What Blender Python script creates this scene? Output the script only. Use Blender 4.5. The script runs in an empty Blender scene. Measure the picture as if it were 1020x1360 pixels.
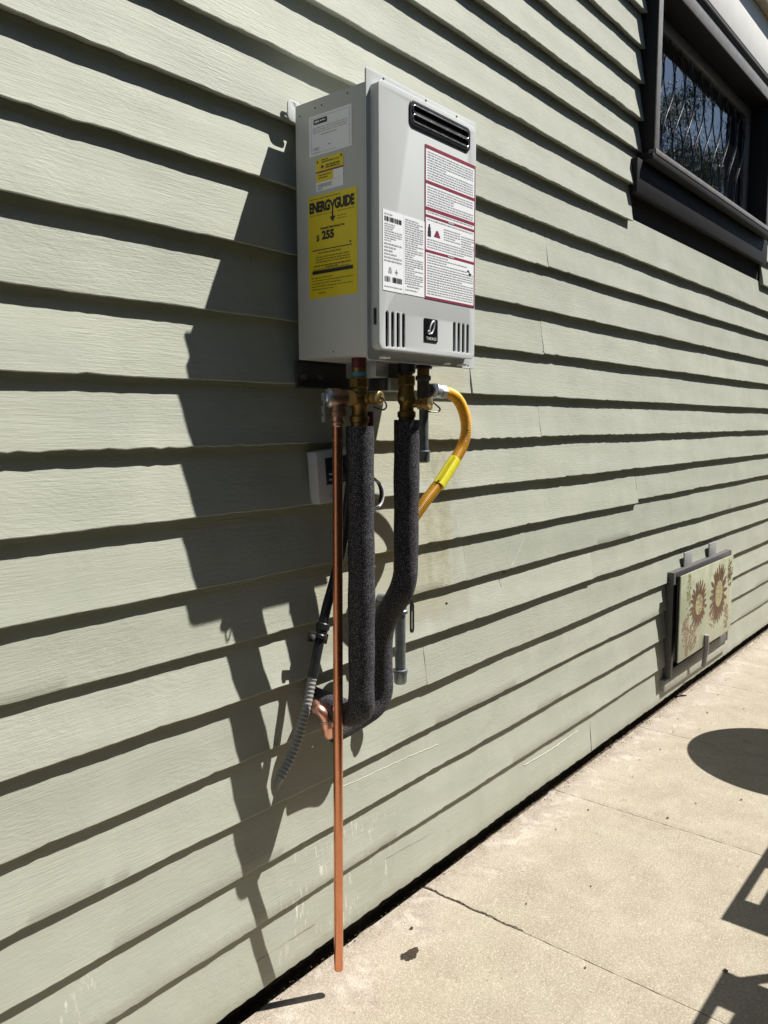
import bpy, bmesh, math, random
from mathutils import Vector, Matrix
from math import sin, cos, pi, radians
random.seed(7)

# ------------------------------------------------------------------ scene, camera, sky, sun
scene = bpy.context.scene
COL = scene.collection
S = 1.35          # metres per layout unit (x along the wall, -y out of the wall)
GZ = -1.035       # level of the paving in layout units


def P(x, y=None, z=None):
    if y is None:
        x, y, z = x
    return Vector((x * S, y * S, (z - GZ) * S))


cam_d = bpy.data.cameras.new('camera')
cam = bpy.data.objects.new('camera', cam_d)
COL.objects.link(cam)
yaw, pit, rol = 0.881066, -0.109249, -0.003145
d_ = Vector((sin(yaw) * cos(pit), cos(yaw) * cos(pit), sin(pit)))
r_ = Vector((cos(yaw), -sin(yaw), 0))
u_ = r_.cross(d_)
r2 = r_ * cos(rol) + u_ * sin(rol)
u2 = -r_ * sin(rol) + u_ * cos(rol)
M = Matrix((r2, u2, -d_)).transposed().to_4x4()
M.translation = P(0, -1, 0)
cam.matrix_world = M
cam_d.sensor_fit = 'VERTICAL'
cam_d.sensor_height = 36
cam_d.sensor_width = 27
cam_d.lens = 1060.1 / 1360 * 36
cam_d.clip_start = 0.05
cam_d.clip_end = 2000
scene.camera = cam

SUN = Vector((1.16, -1.0, 2.2)).normalized()
elev = math.asin(SUN.z)
world = bpy.data.worlds.new('World')
scene.world = world
world.use_nodes = True
wn = world.node_tree.nodes
wl = world.node_tree.links
sky = wn.new('ShaderNodeTexSky')
sky.sky_type = 'NISHITA'
sky.sun_disc = False
sky.sun_elevation = elev
sky.sun_rotation = math.atan2(SUN.x, SUN.y)
sky.air_density = 1.0
sky.dust_density = 0.6
bg = wn['Background']
bg.inputs['Strength'].default_value = 0.05
wl.new(sky.outputs[0], bg.inputs[0])

sun_d = bpy.data.lights.new('sun', 'SUN')
sun_d.energy = 5.0
sun_d.angle = radians(0.5)
sun_d.color = (1.0, 0.96, 0.89)
sun = bpy.data.objects.new('sun', sun_d)
COL.objects.link(sun)
sun.rotation_euler = SUN.to_track_quat('Z', 'Y').to_euler()
sun.location = (3, -6, 8)

scene.view_settings.view_transform = 'Standard'
scene.view_settings.look = 'None'
scene.view_settings.gamma = 1
scene.view_settings.use_curve_mapping = False
scene.view_settings.exposure = 0.71


# ------------------------------------------------------------------ materials
def rgb(c):
    return (c[0], c[1], c[2], 1)


class NT:
    """small helper round a node tree"""
    def __init__(self, name):
        self.m = bpy.data.materials.new(name)
        self.m.use_nodes = True
        self.t = self.m.node_tree
        self.n = self.t.nodes
        self.l = self.t.links
        self.b = self.n['Principled BSDF']

    def add(self, typ, **kw):
        n = self.n.new(typ)
        for k, v in kw.items():
            if k.startswith('i_'):
                n.inputs[k[2:].replace('_', ' ')].default_value = v
            else:
                setattr(n, k, v)
        return n

    def link(self, a, b):
        self.l.new(a, b)

    def coords(self, scale=(1, 1, 1), rot=(0, 0, 0), kind='Object'):
        tc = self.add('ShaderNodeTexCoord')
        mp = self.add('ShaderNodeMapping')
        mp.inputs['Scale'].default_value = scale
        mp.inputs['Rotation'].default_value = rot
        self.link(tc.outputs[kind], mp.inputs[0])
        return mp.outputs[0]

    def noise(self, vec, scale, detail=4, rough=0.55, dist=0):
        n = self.add('ShaderNodeTexNoise')
        n.inputs['Scale'].default_value = scale
        n.inputs['Detail'].default_value = detail
        n.inputs['Roughness'].default_value = rough
        n.inputs['Distortion'].default_value = dist
        self.link(vec, n.inputs['Vector'])
        return n.outputs['Fac']

    def voro(self, vec, scale, feature='F1', out='Distance'):
        n = self.add('ShaderNodeTexVoronoi', feature=feature)
        n.inputs['Scale'].default_value = scale
        self.link(vec, n.inputs['Vector'])
        return n.outputs[out]

    def ramp(self, fac, a, b, ca=(0, 0, 0), cb=(1, 1, 1)):
        r = self.add('ShaderNodeValToRGB')
        r.color_ramp.elements[0].position = a
        r.color_ramp.elements[1].position = b
        r.color_ramp.elements[0].color = rgb(ca)
        r.color_ramp.elements[1].color = rgb(cb)
        self.link(fac, r.inputs[0])
        return r.outputs[0]

    def math(self, op, a, b=None, c=None, clamp=False):
        n = self.add('ShaderNodeMath', operation=op, use_clamp=clamp)
        for i, v in enumerate((a, b, c)):
            if v is None:
                continue
            if isinstance(v, (int, float)):
                n.inputs[i].default_value = v
            else:
                self.link(v, n.inputs[i])
        return n.outputs[0]

    def mix(self, fac, a, b, mode='MIX'):
        n = self.add('ShaderNodeMix', data_type='RGBA', blend_type=mode)
        for i, v in ((0, fac), (6, a), (7, b)):
            if isinstance(v, (int, float)):
                n.inputs[i].default_value = v
            elif isinstance(v, tuple):
                n.inputs[i].default_value = rgb(v)
            else:
                self.link(v, n.inputs[i])
        return n.outputs[2]

    def bump(self, h, strength=0.3, dist=0.002, prev=None):
        n = self.add('ShaderNodeBump')
        n.inputs['Strength'].default_value = strength
        n.inputs['Distance'].default_value = dist
        self.link(h, n.inputs['Height'])
        if prev is not None:
            self.link(prev, n.inputs['Normal'])
        self.link(n.outputs[0], self.b.inputs['Normal'])
        return n.outputs[0]

    def color(self, v):
        if isinstance(v, tuple):
            self.b.inputs['Base Color'].default_value = rgb(v)
        else:
            self.link(v, self.b.inputs['Base Color'])

    def rough(self, v):
        if isinstance(v, (int, float)):
            self.b.inputs['Roughness'].default_value = v
        else:
            self.link(v, self.b.inputs['Roughness'])


def simple(name, col, rough=0.5, metal=0.0, var=0.12, vs=60, bump=0.0, bs=400, spec=0.5):
    t = NT(name)
    v = t.coords()
    n = t.noise(v, vs, 5)
    dark = tuple(c * (1 - var) for c in col)
    lite = tuple(min(1, c * (1 + var)) for c in col)
    t.color(t.ramp(n, 0.3, 0.7, dark, lite))
    rr = t.add('ShaderNodeMapRange')
    t.link(n, rr.inputs[0])
    rr.inputs[3].default_value = max(0.02, rough - 0.08)
    rr.inputs[4].default_value = min(1, rough + 0.08)
    t.rough(rr.outputs[0])
    t.b.inputs['Metallic'].default_value = metal
    t.b.inputs['Specular IOR Level'].default_value = spec
    if bump:
        t.bump(t.noise(v, bs, 3), bump, 0.001)
    return t.m


def boxmask(t, sep, x0, x1, z0, z1, soft, wob):
    """soft box in x and z (metres) with an uneven edge"""
    x = t.math('ADD', sep[0], wob)
    z = t.math('ADD', sep[2], wob)
    a = t.math('MULTIPLY_ADD', t.math('SUBTRACT', x, x0), 1 / soft, 0.5, True)
    b = t.math('MULTIPLY_ADD', t.math('SUBTRACT', x1, x), 1 / soft, 0.5, True)
    c = t.math('MULTIPLY_ADD', t.math('SUBTRACT', z, z0), 1 / soft, 0.5, True)
    d = t.math('MULTIPLY_ADD', t.math('SUBTRACT', z1, z), 1 / soft, 0.5, True)
    return t.math('MULTIPLY', t.math('MULTIPLY', a, b), t.math('MULTIPLY', c, d))


def mat_siding():
    t = NT('sage_painted_wood')
    v = t.coords()
    sx = t.add('ShaderNodeSeparateXYZ')
    t.link(v, sx.inputs[0])
    sep = [sx.outputs[i] for i in range(3)]
    oi = t.add('ShaderNodeObjectInfo')
    rnd = oi.outputs['Random']
    # shift the grain from board to board
    off = t.add('ShaderNodeCombineXYZ')
    t.link(t.math('MULTIPLY', rnd, 37.0), off.inputs[0])
    t.link(t.math('MULTIPLY', rnd, 11.0), off.inputs[2])
    va = t.add('ShaderNodeVectorMath', operation='ADD')
    t.link(v, va.inputs[0])
    t.link(off.outputs[0], va.inputs[1])
    bv = va.outputs[0]

    def stretch(sc, rot=(0, 0, 0)):
        m = t.add('ShaderNodeMapping')
        m.inputs['Scale'].default_value = sc
        m.inputs['Rotation'].default_value = rot
        t.link(bv, m.inputs[0])
        return m.outputs[0]
    grain = t.noise(stretch((3, 30, 60)), 3.2, 6, 0.65, 0.4)
    fine = t.noise(stretch((16, 60, 170)), 2.2, 4, 0.7, 0.2)
    ang = t.math('MULTIPLY_ADD', rnd, 0.5, 0.0)
    saw = t.noise(stretch((9, 40, 90), (0, radians(28), 0)), 3.0, 4, 0.6, 0.5)
    blot = t.noise(v, 4.5, 5, 0.6)
    spot = t.noise(v, 38, 5, 0.65)
    base = t.mix(t.ramp(blot, 0.3, 0.7), (0.345, 0.362, 0.302), (0.405, 0.421, 0.357))
    base = t.mix(t.math('MULTIPLY', t.math('MULTIPLY', t.ramp(grain, 0.45, 0.8), t.ramp(t.noise(v, 2.2, 3), 0.4, 0.62)), 0.22), base, (0.29, 0.305, 0.235))
    base = t.mix(t.math('MULTIPLY', t.ramp(fine, 0.58, 0.85), 0.22), base, (0.52, 0.53, 0.45))
    base = t.mix(t.math('MULTIPLY', t.ramp(t.noise(stretch((1.2, 2, 4)), 2.4, 6, 0.7, 0.5), 0.52, 0.68), 0.30), base, (0.30, 0.31, 0.245))
    base = t.mix(t.math('MULTIPLY', t.ramp(t.noise(stretch((2.2, 2, 7)), 3.4, 6, 0.75, 0.3), 0.60, 0.72), 0.30), base, (0.47, 0.48, 0.42))
    hv = t.add('ShaderNodeHueSaturation')
    t.link(base, hv.inputs['Color'])
    t.link(t.math('MULTIPLY_ADD', rnd, 0.13, 0.935), hv.inputs['Value'])
    base = hv.outputs[0]
    wob = t.math('MULTIPLY_ADD', t.noise(v, 14, 4, 0.7), 0.09, -0.045)
    zz = lambda u: (u - GZ) * S
    # old, yellower paint where an earlier appliance hung
    old = t.math('MAXIMUM', boxmask(t, sep, 1.10 * S, 1.50 * S, zz(-0.12), zz(0.12), 0.03, wob),
                 boxmask(t, sep, 1.0 * S, 1.44 * S, zz(-0.40), zz(-0.16), 0.05, wob))
    base = t.mix(t.math('MULTIPLY', old, 0.38), base, (0.40, 0.375, 0.255))
    base = t.mix(t.math('MULTIPLY', boxmask(t, sep, 1.0 * S, 1.53 * S, zz(-0.425), zz(-0.372), 0.03, t.math('MULTIPLY', wob, 0.8)), 0.40), base, (0.25, 0.235, 0.165))
    # dull stain beside the hose
    stn = t.math('MULTIPLY', boxmask(t, sep, 1.33 * S, 1.47 * S, zz(-0.36), zz(-0.02), 0.09, wob), t.ramp(t.noise(v, 22, 5, 0.7), 0.4, 0.65))
    base = t.mix(t.math('MULTIPLY', stn, 0.7), base, (0.27, 0.25, 0.16))
    # splash drips low on the wall
    dv = t.add('ShaderNodeMapping')
    dv.inputs['Scale'].default_value = (1.0, 1.0, 0.13)
    t.link(v, dv.inputs[0])
    dn = t.ramp(t.noise(dv.outputs[0], 120, 3, 0.6), 0.56, 0.64)
    dp = t.ramp(t.noise(v, 11, 3, 0.6), 0.48, 0.60)
    reg = t.math('MAXIMUM', boxmask(t, sep, 0.93 * S, 1.24 * S, zz(-0.99), zz(-0.78), 0.08, wob),
                 boxmask(t, sep, 0.50 * S, 0.56 * S, zz(-0.86), zz(-0.79), 0.02, wob))
    base = t.mix(t.math('MULTIPLY', t.math('MULTIPLY', t.math('MULTIPLY', dn, dp), reg), 0.85), base, (0.68, 0.69, 0.6))
    # chips, nail dimples
    ch = t.ramp(t.noise(v, 42, 5, 0.75), 0.715, 0.74)
    base = t.mix(t.math('MULTIPLY', ch, 0.7), base, (0.55, 0.55, 0.47))
    dk = t.ramp(t.noise(stretch((12, 12, 40)), 6.0, 3, 0.6), 0.765, 0.79)
    base = t.mix(t.math('MULTIPLY', dk, 0.7), base, (0.12, 0.12, 0.085))
    # soil splashed up along the foot of the wall
    low = t.math('MULTIPLY', t.ramp(sep[2], 0.03, 0.22, (1, 1, 1), (0, 0, 0)), t.ramp(t.noise(v, 20, 5, 0.7), 0.35, 0.65))
    base = t.mix(t.math('MULTIPLY', low, 0.25), base, (0.30, 0.28, 0.2))
    t.color(base)
    t.rough(0.62)
    t.b.inputs['Specular IOR Level'].default_value = 0.35
    h = t.math('ADD', t.math('MULTIPLY', grain, t.math('MULTIPLY_ADD', t.ramp(t.noise(bv, 1.6, 2), 0.35, 0.65), 0.9, 0.25)), t.math('MULTIPLY', fine, 0.4))
    h = t.math('ADD', h, t.math('MULTIPLY', t.math('MULTIPLY', saw, t.ramp(t.noise(bv, 2.0, 2), 0.45, 0.6)), 0.9))
    h = t.math('ADD', h, t.math('MULTIPLY', t.math('MULTIPLY', spot, t.ramp(t.noise(v, 3.0, 3), 0.42, 0.6)), 1.3))
    wav = t.add('ShaderNodeTexWave', wave_type='BANDS', bands_direction='DIAGONAL')
    wav.inputs['Scale'].default_value = 26
    wav.inputs['Distortion'].default_value = 9
    wav.inputs['Detail'].default_value = 3
    wav.inputs['Detail Scale'].default_value = 1.6
    t.link(stretch((0.6, 1, 1.6)), wav.inputs[0])
    h = t.math('ADD', h, t.math('MULTIPLY', t.math('MULTIPLY', wav.outputs[1], t.ramp(t.noise(bv, 2.6, 3), 0.50, 0.66)), 0.16))
    t.bump(h, 0.42, 0.0022)
    return t.m


def mat_concrete():
    t = NT('weathered_concrete')
    v = t.coords()
    sx = t.add('ShaderNodeSeparateXYZ')
    t.link(v, sx.inputs[0])
    sep = [sx.outputs[i] for i in range(3)]
    big = t.noise(v, 1.7, 5, 0.6)
    mid = t.noise(v, 7, 6, 0.65)
    grit = t.noise(v, 330, 3, 0.7)
    grit2 = t.noise(v, 150, 4, 0.7)
    c = t.mix(t.ramp(mid, 0.3, 0.7), (0.305, 0.264, 0.206), (0.430, 0.383, 0.305))
    c = t.mix(t.math('MULTIPLY', t.ramp(big, 0.35, 0.7), 0.5), c, (0.345, 0.318, 0.240))
    c = t.mix(t.math('MULTIPLY', t.ramp(t.noise(v, 3.1, 6, 0.7, 0.8), 0.55, 0.66), 0.35), c, (0.25, 0.21, 0.165))
    # pinkish pale lime bloom by the wall
    wob = t.math('MULTIPLY_ADD', t.noise(v, 5, 5, 0.7), 0.35, -0.17)
    near = t.math('MULTIPLY_ADD', t.math('ADD', sep[1], wob), 1 / 0.16, 1.3, True)
    c = t.mix(t.math('MULTIPLY', near, 0.6), c, (0.43, 0.375, 0.325))
    c = t.mix(t.math('MULTIPLY', t.math('MULTIPLY', near, t.ramp(t.noise(v, 9, 6, 0.75, 0.8), 0.52, 0.60)), 0.75), c, (0.57, 0.52, 0.46))
    c = t.mix(t.math('MULTIPLY', t.math('MULTIPLY', near, t.ramp(t.noise(v, 6.3, 6, 0.75, 0.5), 0.54, 0.64)), 0.65), c, (0.27, 0.225, 0.205))
    dirt = t.math('MULTIPLY', t.math('MULTIPLY_ADD', t.math('ADD', sep[1], t.math('MULTIPLY', wob, 0.35)), 1 / 0.05, 1.2, True), t.ramp(t.noise(v, 26, 5, 0.7), 0.38, 0.62))
    c = t.mix(t.math('MULTIPLY', dirt, 0.5), c, (0.23, 0.185, 0.13))
    c = t.mix(t.math('MULTIPLY', t.ramp(t.noise(v, 19, 6, 0.75), 0.58, 0.68), 0.6), c, (0.56, 0.51, 0.42))
    c = t.mix(t.math('MULTIPLY', t.ramp(t.noise(v, 11, 6, 0.75, 0.6), 0.58, 0.70), 0.5), c, (0.23, 0.19, 0.145))
    g3 = t.noise(v, 70, 5, 0.75)
    c = t.mix(t.math('MULTIPLY', t.ramp(g3, 0.56, 0.70), 0.45), c, (0.20, 0.17, 0.13))
    c = t.mix(t.math('MULTIPLY', t.ramp(g3, 0.30, 0.42, (1, 1, 1), (0, 0, 0)), 0.35), c, (0.55, 0.49, 0.39))
    c = t.mix(t.math('MULTIPLY', t.ramp(grit, 0.50, 0.62), 0.55), c, (0.185, 0.155, 0.115))
    c = t.mix(t.math('MULTIPLY', t.ramp(grit2, 0.50, 0.64), 0.55), c, (0.58, 0.52, 0.42))
    speck = t.math('MULTIPLY', t.ramp(t.voro(v, 30), 0.03, 0.06, (1, 1, 1), (0, 0, 0)), t.ramp(t.noise(v, 6, 3), 0.5, 0.6))
    c = t.mix(t.math('MULTIPLY', speck, 0.8), c, (0.09, 0.07, 0.05))
    blot = t.ramp(t.noise(v, 8.5, 5, 0.7, 1.2), 0.64, 0.68)
    c = t.mix(t.math('MULTIPLY', blot, 0.4), c, (0.22, 0.195, 0.165))
    pit = t.voro(v, 46)
    pm = t.math('MULTIPLY', t.ramp(pit, 0.05, 0.11, (1, 1, 1), (0, 0, 0)), t.ramp(t.noise(v, 3.3, 3), 0.52, 0.64))
    c = t.mix(t.math('MULTIPLY', pm, 0.55), c, (0.17, 0.14, 0.10))
    t.color(c)
    t.rough(0.88)
    t.b.inputs['Specular IOR Level'].default_value = 0.25
    h = t.math('ADD', t.math('MULTIPLY', grit, 0.5), t.math('MULTIPLY', grit2, 0.6))
    h = t.math('ADD', h, t.math('MULTIPLY', mid, 1.6))
    h = t.math('SUBTRACT', h, t.math('MULTIPLY', pm, 1.2))
    t.bump(h, 1.0, 0.004)
    return t.m


def mat_soil(name, a, b, scale=60):
    t = NT(name)
    v = t.coords()
    n = t.noise(v, scale, 6, 0.75)
    t.color(t.ramp(n, 0.35, 0.7, a, b))
    t.rough(0.95)
    t.bump(n, 1.0, 0.01)
    return t.m


def mat_foam():
    t = NT('black_foam')
    v = t.coords()
    a = t.voro(v, 430)
    b = t.noise(v, 600, 3, 0.8)
    sp = t.math('MULTIPLY', t.ramp(a, 0.26, 0.42, (1, 1, 1), (0, 0, 0)), t.ramp(b, 0.40, 0.50))  # pale specks put into the colour for sun glints on the foam
    c = t.mix(sp, (0.009, 0.0085, 0.011), (0.25, 0.24, 0.29))
    t.color(c)
    t.rough(0.8)
    t.bump(t.math('ADD', a, b), 0.15, 0.0012)
    return t.m


def mat_copper(name, base, rough=0.28):
    t = NT(name)
    v = t.coords((1, 1, 0.25))
    n = t.noise(v, 35, 6, 0.7)
    n2 = t.noise(t.coords(), 150, 4, 0.7)
    c = t.mix(t.ramp(n, 0.35, 0.7), base, tuple(x * 0.82 for x in base))
    c = t.mix(t.math('MULTIPLY', t.ramp(n2, 0.66, 0.74), 0.5), c, (0.20, 0.07, 0.04))
    t.color(c)
    t.b.inputs['Metallic'].default_value = 1.0
    rr = t.math('MULTIPLY_ADD', n, 0.3, rough - 0.06)
    t.rough(rr)
    t.bump(n2, 0.06, 0.0005)
    return t.m


def mat_glass_dark():
    t = NT('leaded_glass')
    v = t.coords()
    n = t.noise(v, 9, 3, 0.5)
    t.color((0.006, 0.007, 0.009))
    t.rough(0.015)
    t.b.inputs['IOR'].default_value = 3.4
    t.b.inputs['Specular IOR Level'].default_value = 0.7
    t.bump(n, 0.25, 0.004)
    return t.m


def mat_leaf(name, a, b):
    t = NT(name)
    v = t.coords()
    n = t.noise(v, 1.5, 4, 0.7)
    t.color(t.ramp(n, 0.35, 0.65, a, b))
    t.rough(0.6)
    return t.m


def mat_steel(name, col, rough, metal=1.0):
    t = NT(name)
    v = t.coords()
    n = t.voro(v, 90, out='Color')
    g = t.noise(v, 60, 4, 0.7)
    c = t.mix(t.ramp(g, 0.3, 0.7), tuple(x * 0.75 for x in col), col)
    t.color(c)
    t.b.inputs['Metallic'].default_value = metal
    t.rough(t.math('MULTIPLY_ADD', g, 0.25, rough - 0.1))
    t.bump(g, 0.1, 0.0006)
    return t.m


MS = mat_siding()
MC = mat_concrete()
MSOIL = mat_soil('dark_soil', (0.012, 0.009, 0.006), (0.085, 0.062, 0.04))
MFOUND = mat_soil('dark_foundation', (0.012, 0.011, 0.009), (0.05, 0.043, 0.032), 30)
MDIRT = mat_soil('dry_dirt', (0.05, 0.036, 0.025), (0.20, 0.155, 0.105), 90)
MFILL = mat_soil('joint_grit', (0.08, 0.062, 0.045), (0.30, 0.25, 0.18), 160)
MSHEATH = simple('building_paper', (0.03, 0.03, 0.026), 0.9)
MTRIM = simple('charcoal_trim_shaded', (0.018, 0.017, 0.019), 0.6, var=0.12, vs=30, bump=0.15, bs=200, spec=0.2)  # near-black copy of the trim colour, shade on sides and undersides painted in
MTRIMF = simple('charcoal_trim_lit', (0.20, 0.197, 0.195), 0.55, var=0.15, vs=35, bump=0.15, bs=200)  # lighter copy of the same trim colour for the sunlit front faces
MSASH = simple('grey_sash_paint', (0.22, 0.205, 0.19), 0.5, var=0.1, vs=30)
MWHITE = simple('white_frieze_paint', (0.80, 0.79, 0.76), 0.6, var=0.04, vs=12, bump=0.2, bs=60)
MTAN = simple('tan_soffit_paint', (0.42, 0.35, 0.25), 0.6, var=0.08, vs=12)
MCAB = simple('grey_cabinet_enamel', (0.52, 0.535, 0.53), 0.45, var=0.02, vs=6, bump=0.03, bs=500)
MPANEL = simple('white_panel_enamel', (0.53, 0.555, 0.56), 0.60, var=0.02, vs=6, bump=0.03, bs=500, spec=0.3)
MBLACK = simple('black_interior', (0.006, 0.006, 0.007), 0.55)
MBLKPL = simple('black_plastic', (0.018, 0.018, 0.02), 0.35)
MCHROME = mat_steel('chromed_louver', (0.75, 0.76, 0.78), 0.22)
MZINC = mat_steel('zinc_plated_steel', (0.66, 0.69, 0.72), 0.36, 0.65)
MGALV = mat_steel('galvanised_pipe', (0.30, 0.34, 0.37), 0.42, 0.8)
MBRASS = mat_copper('aged_brass', (0.31, 0.20, 0.07), 0.40)
MBRASSL = mat_copper('bright_brass', (0.80, 0.62, 0.30), 0.24)
MBRONZE = mat_copper('bronze_valve', (0.42, 0.25, 0.17), 0.42)
MCU = mat_copper('copper_pipe', (0.80, 0.33, 0.19), 0.20)
MCUF = mat_copper('copper_fitting', (0.90, 0.50, 0.38), 0.3)
MFOAM = mat_foam()
MRED = simple('red_handle', (0.10, 0.012, 0.014), 0.45)
MBLUET = simple('blue_thread_tape', (0.07, 0.22, 0.32), 0.5)
MYEL = simple('yellow_hose_coating', (0.80, 0.40, 0.02), 0.38, var=0.08, vs=80)
MTAG = simple('yellow_hose_tag', (0.72, 0.66, 0.03), 0.4, var=0.06, vs=90)
MGREYC = simple('grey_flexible_conduit', (0.26, 0.26, 0.25), 0.55, var=0.1, vs=60)
MCTRL = simple('white_controller_plastic', (0.55, 0.56, 0.57), 0.4, var=0.03)
MSCREEN = simple('dark_display', (0.02, 0.035, 0.06), 0.15)
MYLAB = simple('yellow_label', (0.78, 0.62, 0.015), 0.45, var=0.03, vs=30)
MWLAB = simple('white_label', (0.86, 0.89, 0.92), 0.4, var=0.01, vs=30)
MWLAB2 = simple('shipping_label', (0.84, 0.87, 0.95), 0.4, var=0.02, vs=30)
MINK = simple('black_ink', (0.02, 0.018, 0.02), 0.5)
MFINE = simple('grey_fine_print', (0.40, 0.42, 0.44), 0.5)
MFINEY = simple('brown_fine_print', (0.22, 0.17, 0.01), 0.5)
MMAROON = simple('maroon_ink', (0.26, 0.03, 0.06), 0.45)
MHOLE = simple('lit_hole_white', (0.85, 0.85, 0.85), 0.4)  # white that stands for light in the flange holes
MBADGE = simple('badge_black', (0.008, 0.009, 0.012), 0.25)
MSILV = simple('badge_silver', (0.75, 0.76, 0.78), 0.35)
MGREYM = simple('grey_painted_metal', (0.085, 0.082, 0.083), 0.5, var=0.12, vs=40)
MCLIP = simple('grey_clip', (0.30, 0.29, 0.29), 0.55, var=0.15, vs=90)
MTILE = None
MSTRIP = simple('pale_weathered_strip', (0.36, 0.35, 0.31), 0.7, var=0.2, vs=60, bump=0.3, bs=120)
MBROWN = simple('brown_glaze', (0.12, 0.058, 0.028), 0.4, var=0.6, vs=60)
MBROWNL = simple('light_brown_glaze', (0.22, 0.125, 0.07), 0.35, var=0.3, vs=60)
MOLIVE = simple('olive_glaze', (0.20, 0.21, 0.06), 0.35, var=0.4, vs=60)
MSEED = simple('cream_glaze', (0.40, 0.36, 0.20), 0.4, var=0.5, vs=260)
MLEAFD = simple('dry_leaf', (0.10, 0.055, 0.022), 0.8, var=0.4, vs=90)
MSTAIN = mat_soil('black_stain', (0.010, 0.007, 0.005), (0.13, 0.095, 0.06), 210)
MLEAF = mat_leaf('tree_leaves', (0.03, 0.055, 0.012), (0.07, 0.10, 0.028))
MBARK = mat_soil('tree_bark', (0.05, 0.038, 0.028), (0.13, 0.10, 0.075), 30)
MBARKD = simple('hedge_core', (0.012, 0.016, 0.006), 0.9)
MFURN = simple('dark_patio_metal', (0.05, 0.05, 0.05), 0.45)
MTUFT = simple('dry_seed_head', (0.30, 0.22, 0.17), 0.9, var=0.3, vs=200)
MWEB = simple('cobweb_thread', (0.62, 0.62, 0.56), 0.8)


def mat_tile():
    t = NT('painted_art_tile')
    v = t.coords()
    n = t.noise(v, 7, 4, 0.6, 0.6)
    n2 = t.noise(v, 70, 4, 0.6)
    c = t.mix(t.ramp(n, 0.35, 0.65), (0.33, 0.355, 0.235), (0.47, 0.49, 0.38))
    c = t.mix(t.math('MULTIPLY', t.ramp(n2, 0.4, 0.7), 0.3), c, (0.50, 0.50, 0.36))
    t.color(c)
    t.rough(0.35)
    return t.m


MTILE = mat_tile()


# ------------------------------------------------------------------ object helpers
def tag(o, label=None, cat=None, group=None, kind=None):
    if label:
        o['label'] = label
    if cat:
        o['category'] = cat
    if group:
        o['group'] = group
    if kind:
        o['kind'] = kind
    return o


def thing(name, label, cat, loc=(0, 0, 0), group=None):
    o = bpy.data.objects.new(name, None)
    COL.objects.link(o)
    o.empty_display_size = 0.05
    o.location = P(loc)
    return tag(o, label, cat, group)


def world_loc(o):
    v = Vector((0, 0, 0))
    while o is not None:
        v += o.location + (o.matrix_parent_inverse.translation if o.parent else Vector((0, 0, 0)))
        o = o.parent
    return v


def link_mesh(name, me, mat=None, parent=None):
    o = bpy.data.objects.new(name, me)
    COL.objects.link(o)
    if mat is not None:
        me.materials.append(mat)
    if parent is not None:
        o.parent = parent
        o.matrix_parent_inverse = Matrix.Translation(-world_loc(parent))
    return o


def finish(name, bm, mat, parent=None, smooth=35, to_world=True):
    if to_world:
        for v in bm.verts:
            v.co = P(v.co)
    me = bpy.data.meshes.new(name)
    bm.normal_update()
    bm.to_mesh(me)
    bm.free()
    if smooth:
        for p in me.polygons:
            p.use_smooth = True
        me.set_sharp_from_angle(angle=radians(smooth))
    return link_mesh(name, me, mat, parent)


def box(bm, x0, x1, y0, y1, z0, z1, bev=0.0, seg=2):
    b = bmesh.new()
    vs = [b.verts.new((x, y, z)) for x in (x0, x1) for y in (y0, y1) for z in (z0, z1)]
    for f in ((0, 1, 3, 2), (4, 6, 7, 5), (0, 4, 5, 1), (2, 3, 7, 6), (0, 2, 6, 4), (1, 5, 7, 3)):
        b.faces.new([vs[i] for i in f])
    bmesh.ops.recalc_face_normals(b, faces=b.faces)
    if bev:
        bmesh.ops.bevel(b, geom=b.edges[:], offset=bev, segments=seg, affect='EDGES', profile=0.5)
    me = bpy.data.meshes.new('tmp')
    b.to_mesh(me)
    b.free()
    bm.from_mesh(me)
    bpy.data.meshes.remove(me)
    return bm


def boxo(name, mat, parent, x0, x1, y0, y1, z0, z1, bev=0.0008, seg=2):
    return finish(name, box(bmesh.new(), x0, x1, y0, y1, z0, z1, bev, seg), mat, parent)


def frame_of(d):
    d = Vector(d).normalized()
    a = Vector((0, 0, 1)) if abs(d.z) < 0.9 else Vector((1, 0, 0))
    u = d.cross(a).normalized()
    return d, u, d.cross(u).normalized()


def lathe(bm, p0, d, prof, seg=20, facets=None):
    """prof = [(distance along d, radius)], closed at both ends"""
    d, u, w = frame_of(d)
    p0 = Vector(p0)
    rings = []
    for t, r in prof:
        c = p0 + d * t
        rings.append([bm.verts.new(c + (u * cos(2 * pi * k / seg) + w * sin(2 * pi * k / seg)) * max(r, 1e-5)) for k in range(seg)])
    for a, b in zip(rings, rings[1:]):
        for k in range(seg):
            bm.faces.new((a[k], a[(k + 1) % seg], b[(k + 1) % seg], b[k]))
    bm.faces.new(rings[0][::-1])
    bm.faces.new(rings[-1])
    bmesh.ops.recalc_face_normals(bm, faces=bm.faces)
    return bm


def smooth_path(pts, n=8):
    pts = [Vector(p) for p in pts]
    out = []
    q = [pts[0] * 2 - pts[1]] + pts + [pts[-1] * 2 - pts[-2]]
    for i in range(1, len(q) - 2):
        a, b, c, d = q[i - 1], q[i], q[i + 1], q[i + 2]
        for k in range(n):
            t = k / n
            out.append(0.5 * ((2 * b) + (c - a) * t + (2 * a - 5 * b + 4 * c - d) * t * t + (3 * b - a - 3 * c + d) * t ** 3))
    out.append(pts[-1])
    return out


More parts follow.
